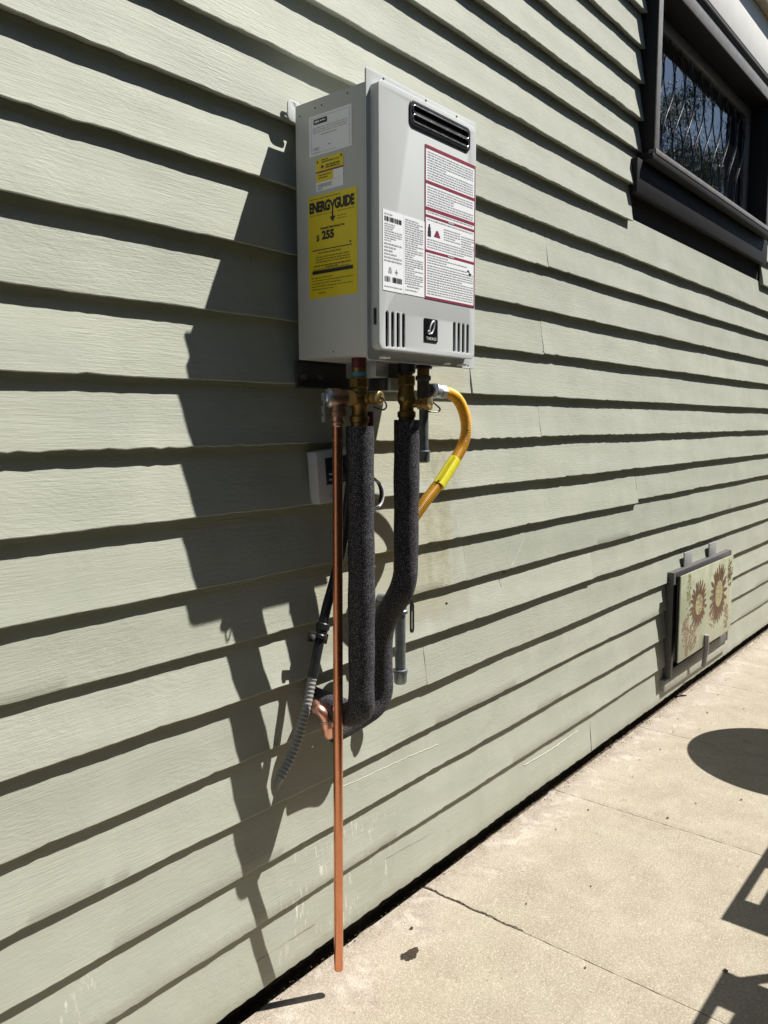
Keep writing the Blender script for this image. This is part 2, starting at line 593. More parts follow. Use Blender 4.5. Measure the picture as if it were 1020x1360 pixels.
def round_path(pts, rad, n=7):
    """straight runs joined by circular-looking bends"""
    pts = [Vector(p) for p in pts]
    out = [pts[0]]
    for i in range(1, len(pts) - 1):
        a, b, c = pts[i - 1], pts[i], pts[i + 1]
        r = rad[i - 1] if isinstance(rad, (list, tuple)) else rad
        r = min(r, (a - b).length * 0.49, (c - b).length * 0.49)
        p = b + (a - b).normalized() * r
        q = b + (c - b).normalized() * r
        for k in range(n + 1):
            t = k / n
            out.append((1 - t) ** 2 * p + 2 * t * (1 - t) * b + t * t * q)
    out.append(pts[-1])
    return out


def resample(pts, step):
    out = [pts[0].copy()]
    acc = 0
    for a, b in zip(pts, pts[1:]):
        L = (b - a).length
        if L < 1e-9:
            continue
        t = step - acc
        while t <= L:
            out.append(a.lerp(b, t / L))
            t += step
        acc = (acc + L) % step
    out.append(pts[-1].copy())
    return out


def tube(bm, pts, r, seg=16, rfun=None, cap=True, hollow=0):
    pts = [Vector(p) for p in pts]
    t0 = (pts[1] - pts[0]).normalized()
    _, u, w = frame_of(t0)
    rings = []
    for i, p in enumerate(pts):
        t = (pts[min(i + 1, len(pts) - 1)] - pts[max(i - 1, 0)]).normalized()
        u = (u - t * u.dot(t)).normalized()
        w = t.cross(u)
        rr = rfun(i, len(pts)) if rfun else r
        rings.append([bm.verts.new(p + (u * cos(2 * pi * k / seg) + w * sin(2 * pi * k / seg)) * rr) for k in range(seg)])
    for a, b in zip(rings, rings[1:]):
        for k in range(seg):
            bm.faces.new((a[k], b[k], b[(k + 1) % seg], a[(k + 1) % seg]))
    if cap:
        for ring, p, s in ((rings[0], pts[0], 1), (rings[-1], pts[-1], -1)):
            if hollow:
                nx = (pts[1] - pts[0]).normalized() if s == 1 else (pts[-2] - pts[-1]).normalized()
                inn = [bm.verts.new(p + (v.co - p) * hollow) for v in ring]
                deep = [bm.verts.new(v.co + nx * r * 2) for v in inn]
                for k in range(seg):
                    j = (k + 1) % seg
                    bm.faces.new((ring[k], ring[j], inn[j], inn[k]))
                    bm.faces.new((inn[k], inn[j], deep[j], deep[k]))
                bm.faces.new(deep)
            else:
                bm.faces.new(ring)
    bmesh.ops.recalc_face_normals(bm, faces=bm.faces)
    return bm


def rrect(x0, x1, z0, z1, r, n=6):
    out = []
    for cx, cz, a0 in ((x1 - r, z1 - r, 0), (x0 + r, z1 - r, 90), (x0 + r, z0 + r, 180), (x1 - r, z0 + r, 270)):
        for k in range(n + 1):
            a = radians(a0 + 90 * k / n)
            out.append((cx + r * cos(a), cz + r * sin(a)))
    return out


def plate(name, mat, parent, outer, holes, y, thick, bevel, plane='front'):
    """plate cut from a filled outline with real holes; front face at y, material behind it"""
    cu = bpy.data.curves.new('tmpc', 'CURVE')
    cu.dimensions = '2D'
    cu.fill_mode = 'BOTH'
    cu.extrude = thick / 2 - bevel
    cu.bevel_depth = bevel
    cu.bevel_resolution = 2
    cu.offset = -bevel
    for loop in [outer] + holes:
        sp = cu.splines.new('POLY')
        sp.points.add(len(loop) - 1)
        for i, (a, b) in enumerate(loop):
            sp.points[i].co = (a, b, 0, 1)
        sp.use_cyclic_u = True
    o = bpy.data.objects.new('tmpo', cu)
    COL.objects.link(o)
    dg = bpy.context.evaluated_depsgraph_get()
    me = bpy.data.meshes.new_from_object(o.evaluated_get(dg))
    bpy.data.objects.remove(o)
    bpy.data.curves.remove(cu)
    bm = bmesh.new()
    bm.from_mesh(me)
    bpy.data.meshes.remove(me)
    for v in bm.verts:
        a, b, c = v.co
        v.co = (a, y + thick / 2 - c, b)
    bmesh.ops.remove_doubles(bm, verts=bm.verts, dist=1e-6)
    bmesh.ops.recalc_face_normals(bm, faces=bm.faces)
    return finish(name, bm, mat, parent, 30)


def text_mesh(name, body, mat, parent, org, right, up, size, width=None, bold=0.0, depth=0.0001, align='LEFT', spacing=1.0):
    cu = bpy.data.curves.new('tmpt', 'FONT')
    cu.body = body
    cu.size = size
    cu.offset = bold
    cu.extrude = depth
    cu.resolution_u = 3
    cu.align_x = 'LEFT'
    cu.space_character = spacing
    o = bpy.data.objects.new('tmpo', cu)
    COL.objects.link(o)
    dg = bpy.context.evaluated_depsgraph_get()
    me = bpy.data.meshes.new_from_object(o.evaluated_get(dg))
    bpy.data.objects.remove(o)
    bpy.data.curves.remove(cu)
    xs = [v.co.x for v in me.vertices]
    w = max(xs) - min(xs)
    x0 = min(xs)
    k = width / w if width else 1.0
    sh = -(w * k) / 2 if align == 'CENTER' else 0
    right, up = Vector(right), Vector(up)
    nrm = right.cross(up)
    for v in me.vertices:
        c = Vector(org) + right * ((v.co.x - x0) * k + sh) + up * v.co.y + nrm * v.co.z
        v.co = P(c)
    me.name = name
    return link_mesh(name, me, mat, parent)


def quads(name, mat, parent, rects, org, right, up):
    """flat printed marks: many small rectangles in one mesh"""
    right, up = Vector(right), Vector(up)
    org = Vector(org)
    vs, fs = [], []
    for a0, a1, b0, b1 in rects:
        n = len(vs)
        for a, b in ((a0, b0), (a1, b0), (a1, b1), (a0, b1)):
            vs.append(P(org + right * a + up * b))
        fs.append((n, n + 1, n + 2, n + 3))
    me = bpy.data.meshes.new(name)
    me.from_pydata(vs, [], fs)
    o = link_mesh(name, me, mat, parent)
    if len(rects) > 1:
        o['kind'] = 'stuff'
    return o


def fine_rows(w, ztop, zbot, pitch=0.0042, h=0.0016, left=0.0, rnd=None, short=0.2):
    rnd = rnd or random
    out = []
    z = ztop
    while z > zbot:
        x = left
        end = left + w * (1 if rnd.random() > short else rnd.uniform(0.35, 0.85))
        while x < end:
            l = rnd.uniform(0.003, 0.010)
            out.append((x, min(x + l, end), z - h, z))
            x += l + 0.0014
        z -= pitch
    return out


def barcode(x0, x1, z0, z1, n=26):
    out = []
    x = x0
    while x < x1:
        w = random.choice((0.0007, 0.0012, 0.0018))
        out.append((x, min(x + w, x1), z0, z1))
        x += w + random.choice((0.0007, 0.001, 0.0016))
    return out


# ------------------------------------------------------------------ ground
def ground():
    bm = bmesh.new()
    for x, y in ((-900, -900), (900, -900), (900, 900), (-900, 900)):
        bm.verts.new((x, y, -0.16))
    bm.faces.new(bm.verts)
    me = bpy.data.meshes.new('ground')
    bm.to_mesh(me)
    bm.free()
    tag(link_mesh('ground', me, MSOIL), kind='structure')
    pat = bpy.data.objects.new('patio', None)
    COL.objects.link(pat)
    tag(pat, kind='structure')
    xs = [-3.2, -2.4, -1.6, -0.82, -0.02, 0.74, 1.363, 1.985, 2.60, 3.235, 3.87, 4.50, 5.14, 5.8, 6.5, 7.2, 8.0, 9.0]
    g = 0.0009
    for i in range(len(xs) - 1):
        for (ya, yb) in ((0.012, -1.22),):
            bm = bmesh.new()
            a, b = xs[i] + g, xs[i + 1] - g
            near = (a < 4.5 and a > -0.9 and ya > 0)
            nx = 60 if near else 4
            ny = 140 if near else 6
            grid = []
            rnd = random.Random(i)
            def crumble(y):
                return 0.0005 * sin(y * 61 + i) + 0.0004 * sin(y * 143 + 2 * i)
            for iy in range(ny + 1):
                row = []
                for ix in range(nx + 1):
                    tx = ix / nx
                    ty = (iy / ny) ** 1.6 if near else iy / ny
                    x = a + (b - a) * tx
                    y = (ya - g) + (yb + 2 * g - ya) * ty
                    z = GZ
                    if near:
                        e = min(x - a, b - x)
                        if e < 0.004:
                            z -= 0.0014 * (1 - e / 0.004)
                            x += crumble(y) * (1 if ix == 0 or ix == nx else 0.4)
                        if iy == 0:
                            y += 0.007 * sin(x * 23) * sin(x * 7.3) + 0.004 * sin(x * 71) + rnd.uniform(-0.0025, 0.0025)
                            z -= 0.006
                    row.append(bm.verts.new((x, y, z)))
                grid.append(row)
            for iy in range(ny):
                for ix in range(nx):
                    bm.faces.new((grid[iy][ix], grid[iy + 1][ix], grid[iy + 1][ix + 1], grid[iy][ix + 1]))
            # skirt down the sides
            rim = [grid[0][k] for k in range(nx + 1)] + [grid[k][nx] for k in range(1, ny + 1)] + \
                  [grid[ny][k] for k in range(nx - 1, -1, -1)] + [grid[k][0] for k in range(ny - 1, 0, -1)]
            low = [bm.verts.new((v.co.x, v.co.y, GZ - 0.07)) for v in rim]
            for k in range(len(rim)):
                j = (k + 1) % len(rim)
                bm.faces.new((rim[k], rim[j], low[j], low[k]))
            bmesh.ops.recalc_face_normals(bm, faces=bm.faces)
            finish('concrete_slab', bm, MC, pat, 40)
    # crumbled filler in the nearest joint by the wall
    bm = bmesh.new()
    r1 = random.Random(15)
    rowz = []
    for k in range(70):
        y = 0.008 - 0.25 * k / 69
        w = (0.0008 + 0.0020 * r1.random()) * (1.0 if k < 46 else 0.5)
        c = 1.363 + 0.004 * sin(k * .31) * r1.random()
        rowz.append([bm.verts.new((c + q * w, y, GZ + (0.0004 if abs(q) == 1 else 0.0012 + 0.0014 * r1.random()))) for q in (-1, -.3, .4, 1)])
    for a, b in zip(rowz, rowz[1:]):
        for q in range(3):
            bm.faces.new((a[q], b[q], b[q + 1], a[q + 1]))
    bmesh.ops.recalc_face_normals(bm, faces=bm.faces)
    finish('joint_filler', bm, MFILL, pat, 0)
    # soil strip along the foot of the wall, sinking to the left
    bm = bmesh.new()
    rows = []
    r0 = random.Random(5)
    for k in range(420):
        x = 0.0 + 5.2 * k / 419
        dp_ = 0.024 if x < 1.4 else 0.024 - 0.021 * min(1, (x - 1.4) / 0.9)
        rows.append([bm.verts.new((x, y, GZ - dp_ + r0.uniform(-.003, .004) + (0.006 if y > .03 else 0))) for y in (0.0, 0.010, 0.018, 0.026, 0.036)])
    for a, b in zip(rows, rows[1:]):
        for q in range(4):
            bm.faces.new((a[q], b[q], b[q + 1], a[q + 1]))
    bmesh.ops.recalc_face_normals(bm, faces=bm.faces)
    tag(finish('soil_strip', bm, MDIRT, None, 0), kind='structure')
    bm = bmesh.new()
    for x in xs[1:-1]:
        for k in range(12):
            pass
    # crumbly dirt along the gap under the wall
    bm = bmesh.new()
    rnd = random.Random(3)
    for k in range(4200):
        x = rnd.uniform(0.3, 4.6)
        y = rnd.gauss(0.012, 0.006)
        if x > 1.9:
            y = rnd.gauss(0.004, 0.009)
        r = rnd.uniform(0.0005, 0.0022)
        c = Vector((x, min(y, 0.024), GZ + (r * 0.4 if y < 0.008 else rnd.uniform(-.008, .004))))
        v = [bm.verts.new(c + Vector((rnd.uniform(-1, 1), rnd.uniform(-1, 1), rnd.uniform(-.7, .9))) * r) for _ in range(4)]
        for f in ((0, 1, 2), (0, 2, 3), (0, 3, 1), (1, 3, 2)):
            bm.faces.new([v[q] for q in f])
    bmesh.ops.recalc_face_normals(bm, faces=bm.faces)
    o = finish('gravel_and_dirt', bm, MDIRT, None, 0)
    tag(o, 'dark crumbs of soil along the gap at the foot of the wall', 'dirt', kind='stuff')


# ------------------------------------------------------------------ house wall
BZ = [1.6286, 1.5246, 1.4200, 1.3180, 1.2155, 1.1157, 1.0145, 0.9089, 0.8168, 0.7115, 0.6066, 0.4995, 0.3970, 0.2853, 0.1780, 0.0682,
      -0.0328, -0.1428, -0.2439, -0.3570, -0.4547, -0.5627, -0.6647, -0.7638, -0.8693, -0.9903]
T = 0.0172
def butt(z):
    for zz_, t_ in ((-0.9903, .0095), (-0.8693, .0098), (-0.7638, .0112), (-0.6647, .0124), (-0.5627, .0138), (-0.4547, .0142), (-0.3570, .0146), (-0.2439, .0146), (-0.1428, .0148), (-0.0328, .0150), (0.0682, .0154), (0.1780, .0158), (0.2853, .0162)):
        if abs(z - zz_) < 1e-3:
            return t_
    return T


JOINTS = {0.3970: [1.875], 0.1780: [1.857], -0.2439: [2.503], -0.5627: [1.357], -0.4547: [2.18], -0.3570: [1.51],
          0.0682: [1.527], -0.9903: [2.2], -0.0328: [1.85], 1.0145: [0.2], 0.6066: [-0.2], -0.6647: [3.1], -0.7638: [0.1],
          0.8168: [1.2]}
STEP = {(0.1780, 0): -0.003, (-0.2439, 0): -0.0105, (0.3970, 0): -0.002, (-0.0328, 0): -0.001}
wall = thing('house_wall', 'sage green lap siding wall of long horizontal painted boards', 'wall', (0, 0, GZ))
WX0, WX1 = 2.388, 3.84       # window trim
DX0, DX1 = 2.80, 3.47        # access door


def clapboard(x0, x1, z0, z1, seed, skew=0.0):
    rnd = random.Random(seed)
    n = max(2, int((x1 - x0) / 0.014)) if x0 < 4.6 else max(2, int((x1 - x0) / 0.3))
    ph = [rnd.uniform(0, 6.28) for _ in range(6)]
    jag = rnd.uniform(0.0003, 0.0012)
    if abs(z0 + 0.0328) < 1e-3 or abs(z0 + 0.9903) < 1e-3:
        jag = 0.0018
    Tt, Tb = butt(z1), butt(z0)
    chip = 0
    bm = bmesh.new()
    ex = z1 - z0
    top = ex + 0.016
    prev = None
    ss = 1.0 + rnd.uniform(-0.12, 0.12)
    for i in range(n + 1):
        x = x0 + (x1 - x0) * i / n
        dz = 0.0005 * sin(x * 2.1 + ph[0]) + 0.0005 * sin(x * 7.3 + ph[1]) + rnd.uniform(-jag, jag) * 0.8 + 0.0004 * sin(x * 31 + ph[2])
        dy = 0.0007 * sin(x * 2.6 + ph[3]) + 0.0006 * sin(x * 9.1 + ph[4]) + rnd.uniform(-0.00025, 0.00025)
        chip = rnd.uniform(.0008, .0024) if rnd.random() < .035 else chip * .45
        zb = z0 + dz + skew + chip
        y = dy + (1 - ss) * Tt
        prof = [(Tb - 0.0004, zb + 0.004), (y + 0.0020, zb + 0.0002), (y + 0.0004, zb + 0.0006), (y, zb + 0.0018)]
        for k in (0.2, 0.4, 0.6, 0.8):
            prof.append((y + (Tt - y) * k * 1.0 + 0.0005 * sin(x * 5.7 + ph[5] + k * 9), zb + ex * k))
        prof.append((y + (Tt - y) * top / ex, z0 + top))
        ring = [bm.verts.new((x, a, b)) for a, b in prof]
        if prev:
            for k in range(len(prof) - 1):
                bm.faces.new((prev[k], ring[k], ring[k + 1], prev[k + 1]))
        else:
            first = ring
        prev = ring
    for ring in (first, prev):
        b1 = bm.verts.new((ring[0].co.x, T + 0.003, ring[-1].co.z))
        bm.faces.new(ring + [b1])
    bmesh.ops.recalc_face_normals(bm, faces=bm.faces)
    # outward
    return finish('clapboard', bm, MS, wall, 25)


for i in range(len(BZ) - 1):
    z1, z0 = BZ[i], BZ[i + 1]
    cuts = [-1.2] + JOINTS.get(round(z0, 4), [[-0.3, 0.1, 3.9, 2.9, 4.2][i % 5] if i % 2 else 4.4]) + [9.0]
    spans = []
    for k in range(len(cuts) - 1):
        a, b = cuts[k] + (0.0004 if k else 0), cuts[k + 1] - 0.0004
        step = STEP.get((round(z0, 4), k), 0.0)
        segs = [(a, b)]
        def cutout(segs, lo, hi):
            out = []
            for (p, q) in segs:
                if q <= lo or p >= hi:
                    out.append((p, q))
                else:
                    if p < lo:
                        out.append((p, lo))
                    if q > hi:
                        out.append((hi, q))
            return out
        if z1 > 0.81 and z0 < 1.40:
            segs = cutout(segs, 2.452, 3.76)
        elif z1 > 0.70 and z0 < 0.81:
            segs = cutout(segs, WX0 + 0.01, WX1)
        if z0 > 1.33:
            segs = cutout(segs, 2.40, 9.5)
        if z1 < -0.49 and z0 > -0.98 and z1 > -0.93:
            if z0 > -0.86 or z0 > -0.90:
                segs = cutout(segs, DX0 + 0.03, DX1 - 0.01) if (z1 <= -0.56) else segs
        for (p, q) in segs:
            if q - p > 0.02:
                clapboard(p, q, z0, z1, i * 10 + k, step)

o = boxo('sheathing', MSHEATH, wall, -1.25, 2.45, T + 0.006, T + 0.10, -0.98, 1.66, 0)
o = boxo('sheathing', MSHEATH, wall, 3.77, 9.05, T + 0.006, T + 0.10, -0.98, 1.66, 0)
o = boxo('sheathing', MSHEATH, wall, 2.45, 3.77, T + 0.006, T + 0.10, -0.98, 0.84, 0)
o = boxo('sheathing', MSHEATH, wall, 2.45, 3.77, T + 0.006, T + 0.10, 1.36, 1.66, 0)
boxo('foundation', MFOUND, wall, -1.25, 9.05, 0.034, 0.20, GZ - 0.15, -0.981, 0)
# eave zone over the window
boxo('frieze_board', MWHITE, wall, 2.405, 9.0, 0.000, 0.022, 1.40, 1.66, 0.001)
boxo('crown_molding', MTAN, wall, -1.2, 9.0, -0.036, 0.02, 1.661, 1.70, 0.004)
boxo('crown_molding', MTAN, wall, -1.2, 9.0, -0.052, 0.02, 1.701, 1.75, 0.004)
boxo('crown_molding', MWHITE, wall, -1.2, 9.0, -0.066, 0.10, 1.751, 1.78, 0.004)

ground()

# ------------------------------------------------------------------ window
win = thing('window', 'leaded glass window in a deep charcoal painted frame high on the green wall', 'window', (3.1, 0, 0.80))
yf = -0.035
fr = boxo('frame_post', MTRIM, win, 2.459, 2.492, yf + 0.004, 0.075, 0.825, 1.317, 0.001)
boxo('frame_post', MTRIM, win, 3.708, 3.748, yf + 0.004, 0.075, 0.825, 1.317, 0.001)
boxo('frame_face', MTRIMF, win, 2.459, 2.491, yf, yf + 0.0035, 0.8255, 1.365, 0.0008)
boxo('frame_face', MTRIMF, win, 3.709, 3.748, yf, yf + 0.0035, 0.8255, 1.316, 0.0008)
boxo('frame_head', MTRIM, win, 2.459, 3.748, yf + 0.004, 0.075, 1.3175, 1.366, 0.001)
boxo('frame_face', MTRIMF, win, 2.4915, 3.748, yf, yf + 0.0035, 1.317, 1.366, 0.0008)
boxo('drip_molding', MTRIM, win, 2.45, 3.80, yf - 0.004, 0.03, 1.367, 1.379, 0.001)
boxo('drip_molding', MTRIMF, win, 2.445, 3.80, yf - 0.010, 0.03, 1.380, 1.384, 0.0008)
boxo('drip_molding', MTRIM, win, 2.44, 3.80, yf - 0.007, 0.03, 1.385, 1.398, 0.001)
boxo('sill', MTRIM, win, 2.440, 3.79, yf - 0.002, 0.075, 0.790, 0.809, 0.001)
boxo('sill_face', MTRIMF, win, 2.459, 3.748, yf - 0.004, yf + 0.02, 0.8095, 0.825, 0.0008)
boxo('apron', MTRIM, win, 2.392, 3.84, -0.010, 0.012, 0.688, 0.789, 0.0015)
sy = 0.046
sash = boxo('sash_rail', MSASH, win, 2.492, 3.708, sy, sy + 0.02, 1.277, 1.317, 0.001)
boxo('sash_rail', MSASH, win, 2.492, 3.708, sy, sy + 0.02, 0.826, 0.872, 0.001)
boxo('sash_stile', MSASH, win, 2.4925, 2.530, sy, sy + 0.02, 0.8725, 1.2765, 0.001)
boxo('sash_stile', MSASH, win, 3.668, 3.7075, sy, sy + 0.02, 0.8725, 1.2765, 0.001)
pane = boxo('glass_pane', mat_glass_dark(), win, 2.528, 3.670, sy + 0.010, sy + 0.014, 0.870, 1.279, 0)
MLEAD = mat_steel('lead_came', (0.16, 0.165, 0.18), 0.22)
nc = 11
for k in range(nc):
    xc = 2.590 + k * (1.02 / (nc - 1))
    for s in (-1, 1):
        pts = []
        for j in range(29):
            t = j / 28
            z = 0.874 + t * 0.40
            x = xc + s * 0.052 * sin(2 * pi * t * 0.93 + 0.5)
            pts.append((max(2.532, min(3.666, x)), sy + 0.0085 + (0.0010 if s > 0 else -0.0008), z))
        finish('lead_came', tube(bmesh.new(), pts, 0.0019, 6), MLEAD, win, 60)

# ------------------------------------------------------------------ access door with painted tile
ad = thing('access_door', 'small crawl space door with painted sunflower tile low on the wall', 'access door', (3.13, 0, -0.92))
y0, y1 = -0.020, 0.012
X0, X1, Z0, Z1 = 2.800, 3.475, -0.912, -0.526
boxo('frame_stile', MGREYM, ad, X0, X0 + 0.022, y0, y1, Z0, Z1, 0.0015)
boxo('frame_stile', MGREYM, ad, X1 - 0.022, X1, y0, y1, Z0, Z1, 0.0015)
boxo('frame_rail', MGREYM, ad, X0 + 0.0225, X1 - 0.0225, y0, y1, Z1 - 0.02, Z1 - 0.0005, 0.0015)
boxo('frame_rail', MGREYM, ad, X0 + 0.0225, X1 - 0.0225, y0, y1, Z0 + 0.0005, Z0 + 0.035, 0.0015)
boxo('door_board', MBLACK, ad, X0 + 0.02, X1 - 0.02, -0.004, 0.008, Z0 + 0.03, Z1 - 0.01, 0)
boxo('strip_below', MSTRIP, ad, X0 - 0.03, X1 + 0.02, -0.012, 0.01, -0.956, Z0 - 0.002, 0.0015)
ty = -0.050
TX0, TX1, TZ0, TZ1 = 2.788, 3.398, -0.846, -0.533
tile = boxo('tile_panel', MTILE, ad, TX0, TX1, ty, ty + 0.004, TZ0, TZ1, 0.0010)
boxo('tile_edge_shade', MTRIM, ad, TX0 + 0.001, TX1 - 0.001, ty + 0.0042, ty + 0.014, TZ0 + 0.001, TZ1 - 0.001, 0.001)  # near-black piece paints in the shade on the side of the tile
boxo('gap_shade_backing', MBLACK, ad, TX0 + 0.06, TX1 - 0.03, ty + 0.0142, y0 - 0.0005, TZ0 + 0.012, TZ1 - 0.012, 0.001)  # black, standing in for the shade between tile and frame
boxo('hinge_tab', MCLIP, ad, 2.945, 3.030, -0.006, -0.001, -0.534, -0.474, 0.001)
boxo('hinge_tab', MCLIP, ad, 3.228, 3.312, -0.006, -0.001, -0.534, -0.472, 0.001)
finish('latch', tube(bmesh.new(), [(3.07, -0.058, -0.80), (3.072, -0.0585, -0.85), (3.072, -0.05, -0.925)], 0.009, 10), MCLIP, ad, 60)


def petal_flower(cx, cz, rx, rz, n, mat, seedr, core):
    """painted flower as a thin raised glaze layer on the tile"""
    rnd = random.Random(n)
    bm = bmesh.new()
    for k in range(n):
        a = 2 * pi * k / n + rnd.uniform(-.06, .06)
        for (ln, wd, yy) in ((rnd.uniform(.85, 1.0), 0.8, 0.0006), (rnd.uniform(.6, .8), 0.6, 0.0010)):
            aa = a + (0.5 * 2 * pi / n if yy > 0.0008 else 0)
            r0, r1 = core * 0.8, ln
            w = wd * 1.25 * pi / n
            pts = [(r0, aa - w * .45), ((r0 + r1) * .60, aa - w * .62), (r1 * .93, aa - w * .38), (r1, aa), (r1 * .93, aa + w * .38), ((r0 + r1) * .60, aa + w * .62), (r0, aa + w * .45)]
            vs = [bm.verts.new((cx + rx * r * cos(t), ty - yy, cz + rz * r * sin(t))) for r, t in pts]
            bm.faces.new(vs)
    finish('flower_petals', bm, mat, tile, 0)
    bm = bmesh.new()
    vs = [bm.verts.new((cx + rx * core * cos(2 * pi * k / 24), ty - 0.0014, cz + rz * core * sin(2 * pi * k / 24))) for k in range(24)]
    bm.faces.new(vs)
    finish('flower_centre', bm, MSEED, tile, 0)
    bm = bmesh.new()
    for k in range(90):
        r = core * math.sqrt(rnd.random()) * .95
        a = rnd.uniform(0, 2 * pi)
        x, z = cx + rx * r * cos(a), cz + rz * r * sin(a)
        d = 0.0022
        vs = [bm.verts.new((x + p, ty - 0.0018, z + q)) for p, q in ((-d, 0), (0, -d), (d, 0), (0, d))]
        bm.faces.new(vs)
    finish('flower_seeds', bm, MBROWN, tile, 0)


petal_flower(2.985, -0.668, 0.100, 0.098, 22, MBROWN, 1, 0.40)
petal_flower(3.220, -0.665, 0.112, 0.132, 24, MBROWN, 2, 0.40)


def dotty(cx, cz, rx, rz, n, mat, seed):
    rnd = random.Random(seed)
    bm = bmesh.new()
    for k in range(n):
        r = math.sqrt(rnd.random())
        a = rnd.uniform(0, 2 * pi)
        x, z = cx + rx * r * cos(a), cz + rz * r * sin(a)
        x = min(max(x, TX0 + .006), TX1 - .006)
        z = min(max(z, TZ0 + .006), TZ1 - .006)
        d = rnd.uniform(0.002, 0.0045)
        t = rnd.uniform(0, 3)
        vs = [bm.verts.new((x + p * cos(t) - q * sin(t), ty - 0.0005 - k * 1e-6, z + p * sin(t) + q * cos(t))) for p, q in ((-d * 2, 0), (0, -d), (d * 2, 0), (0, d))]
        bm.faces.new(vs)
    finish('painted_leaves', bm, mat, tile, 0)


dotty(3.36, -0.60, 0.030, 0.062, 80, MBROWN, 1)
dotty(2.875, -0.62, 0.022, 0.085, 70, MOLIVE, 2)
dotty(2.85, -0.745, 0.035, 0.055, 70, MBROWNL, 3)
dotty(2.93, -0.775, 0.045, 0.055, 110, MBROWNL, 4)
dotty(3.33, -0.775, 0.028, 0.055, 70, MBROWNL, 5)
dotty(3.17, -0.745, 0.06, 0.045, 60, MBROWNL, 6)
dotty(2.87, -0.815, 0.016, 0.028, 30, MBROWNL, 7)

# ------------------------------------------------------------------ water heater
wh = thing('water_heater', 'pale grey tankless water heater cabinet hung on the siding above the pipes', 'water heater', (1.11, -0.09, 0.105))
HX0, HX1 = 0.9635, 1.262
cab = boxo('cabinet', MCAB, wh, HX0, HX1, -0.1695, -0.0195, 0.109, 0.5165, 0.0016)
boxo('mounting_bracket', MCAB, wh, 0.99, 1.23, -0.019, 0.002, 0.46, 0.50, 0.001)
boxo('mounting_bracket', MGREYM, wh, 0.99, 1.23, -0.019, 0.002, 0.12, 0.15, 0.001)
# front flange of the cover
plate('cover_flange', MPANEL, wh, rrect(0.9635, 1.2670, 0.1015, 0.5380, 0.005),
      [[(cx + 0.0022 * cos(a * pi / 4), 0.1062 + 0.0022 * sin(a * pi / 4)) for a in range(8)] for cx in (0.994, 1.004, 1.172, 1.212, 1.224, 1.247)],
      -0.1725, 0.003, 0.0008)
slots = []


def slot(cx, z0, z1, w):
    out = []
    for k in range(9):
        a = pi * k / 8
        out.append((cx + w * cos(a), z1 - w + w * sin(a)))
    for k in range(9):
        a = pi + pi * k / 8
        out.append((cx + w * cos(a), z0 + w + w * sin(a)))
    return out


for k in range(4):
    slots.append(slot(1.0085 + k * 0.0142, 0.1235 + k * .0005, 0.180 + k * .0002, 0.0037))
    slots.append(slot(1.1975 + k * 0.0142, 0.1285, 0.1805, 0.0037))
ex = rrect(1.069, 1.237, 0.4825, 0.517, 0.008)
panel = plate('front_panel', MPANEL, wh, rrect(0.9885, 1.263, 0.1190, 0.5285, 0.012), slots + [ex], -0.1760, 0.0030, 0.0012)
# folded sides of the raised panel
bm = bmesh.new()
lp = rrect(0.9892, 1.2623, 0.1197, 0.5278, 0.0118, 6)
a_ = [bm.verts.new((x, -0.1735, z)) for x, z in lp]
b_ = [bm.verts.new((x, -0.1600, z)) for x, z in lp]
for k in range(len(lp)):
    j = (k + 1) % len(lp)
    bm.faces.new((a_[k], a_[j], b_[j], b_[k]))
bmesh.ops.recalc_face_normals(bm, faces=bm.faces)
finish('panel_edge', bm, MPANEL, wh, 30)
boxo('panel_interior', MBLACK, wh, 0.9925, 1.259, -0.1655, -0.1608, 0.124, 0.520, 0)
# exhaust outlet
eg = plate('exhaust_grille', MBLKPL, wh, rrect(1.0655, 1.2405, 0.4795, 0.5200, 0.0105), [rrect(1.0715, 1.2345, 0.4855, 0.5140, 0.0065)], -0.1785, 0.006, 0.0012)
for zc in (0.5067, 0.4928):
    pts = [(x, -0.1790, z) for x, z in rrect(1.0725, 1.2335, zc - 0.0060, zc + 0.0060, 0.0055, 4)]
    finish('louver_rim', tube(bmesh.new(), pts + [pts[0]], 0.0010, 6, cap=False), MCHROME, eg, 60)
    boxo('louver_blade', MBLKPL, eg, 1.074, 1.232, -0.1755, -0.1675, zc - 0.0012, zc, 0.0002)
# pinhole screws
for z in (0.516, 0.5165):
    pass
for x, z in ((1.005, 0.5333), (1.115, 0.5333), (1.205, 0.5333)):
    finish('screw', lathe(bmesh.new(), (x, -0.1727, z - .001), (0, -1, 0), [(0, .0018), (.0008, .0017), (.0012, .0008)], 10), MBLKPL, wh, 40)
for y, z in ((-0.065, 0.503), (-0.080, 0.5035), (-0.135, 0.508), (-0.030, 0.498), (-0.1, 0.118)):
    finish('screw', lathe(bmesh.new(), (HX0 - 0.0002, y, z), (-1, 0, 0), [(0, .0014), (.0006, .0013), (.0009, .0006)], 10), MGREYM, wh, 40)
finish('side_slot', box(bmesh.new(), 0.9700, 0.9712, -0.184, -0.180, 0.155, 0.180, 0), MBLACK, wh, 0)
for cx in (0.994, 1.004, 1.172, 1.212, 1.224):  # white studs put in to look like light in the flange holes
    finish('lit_hole_stud', lathe(bmesh.new(), (cx, -0.1715, 0.1062), (0, -1, 0), [(0, .0020), (.0120, .0020), (.0130, .0012)], 10), MHOLE, wh, 40)
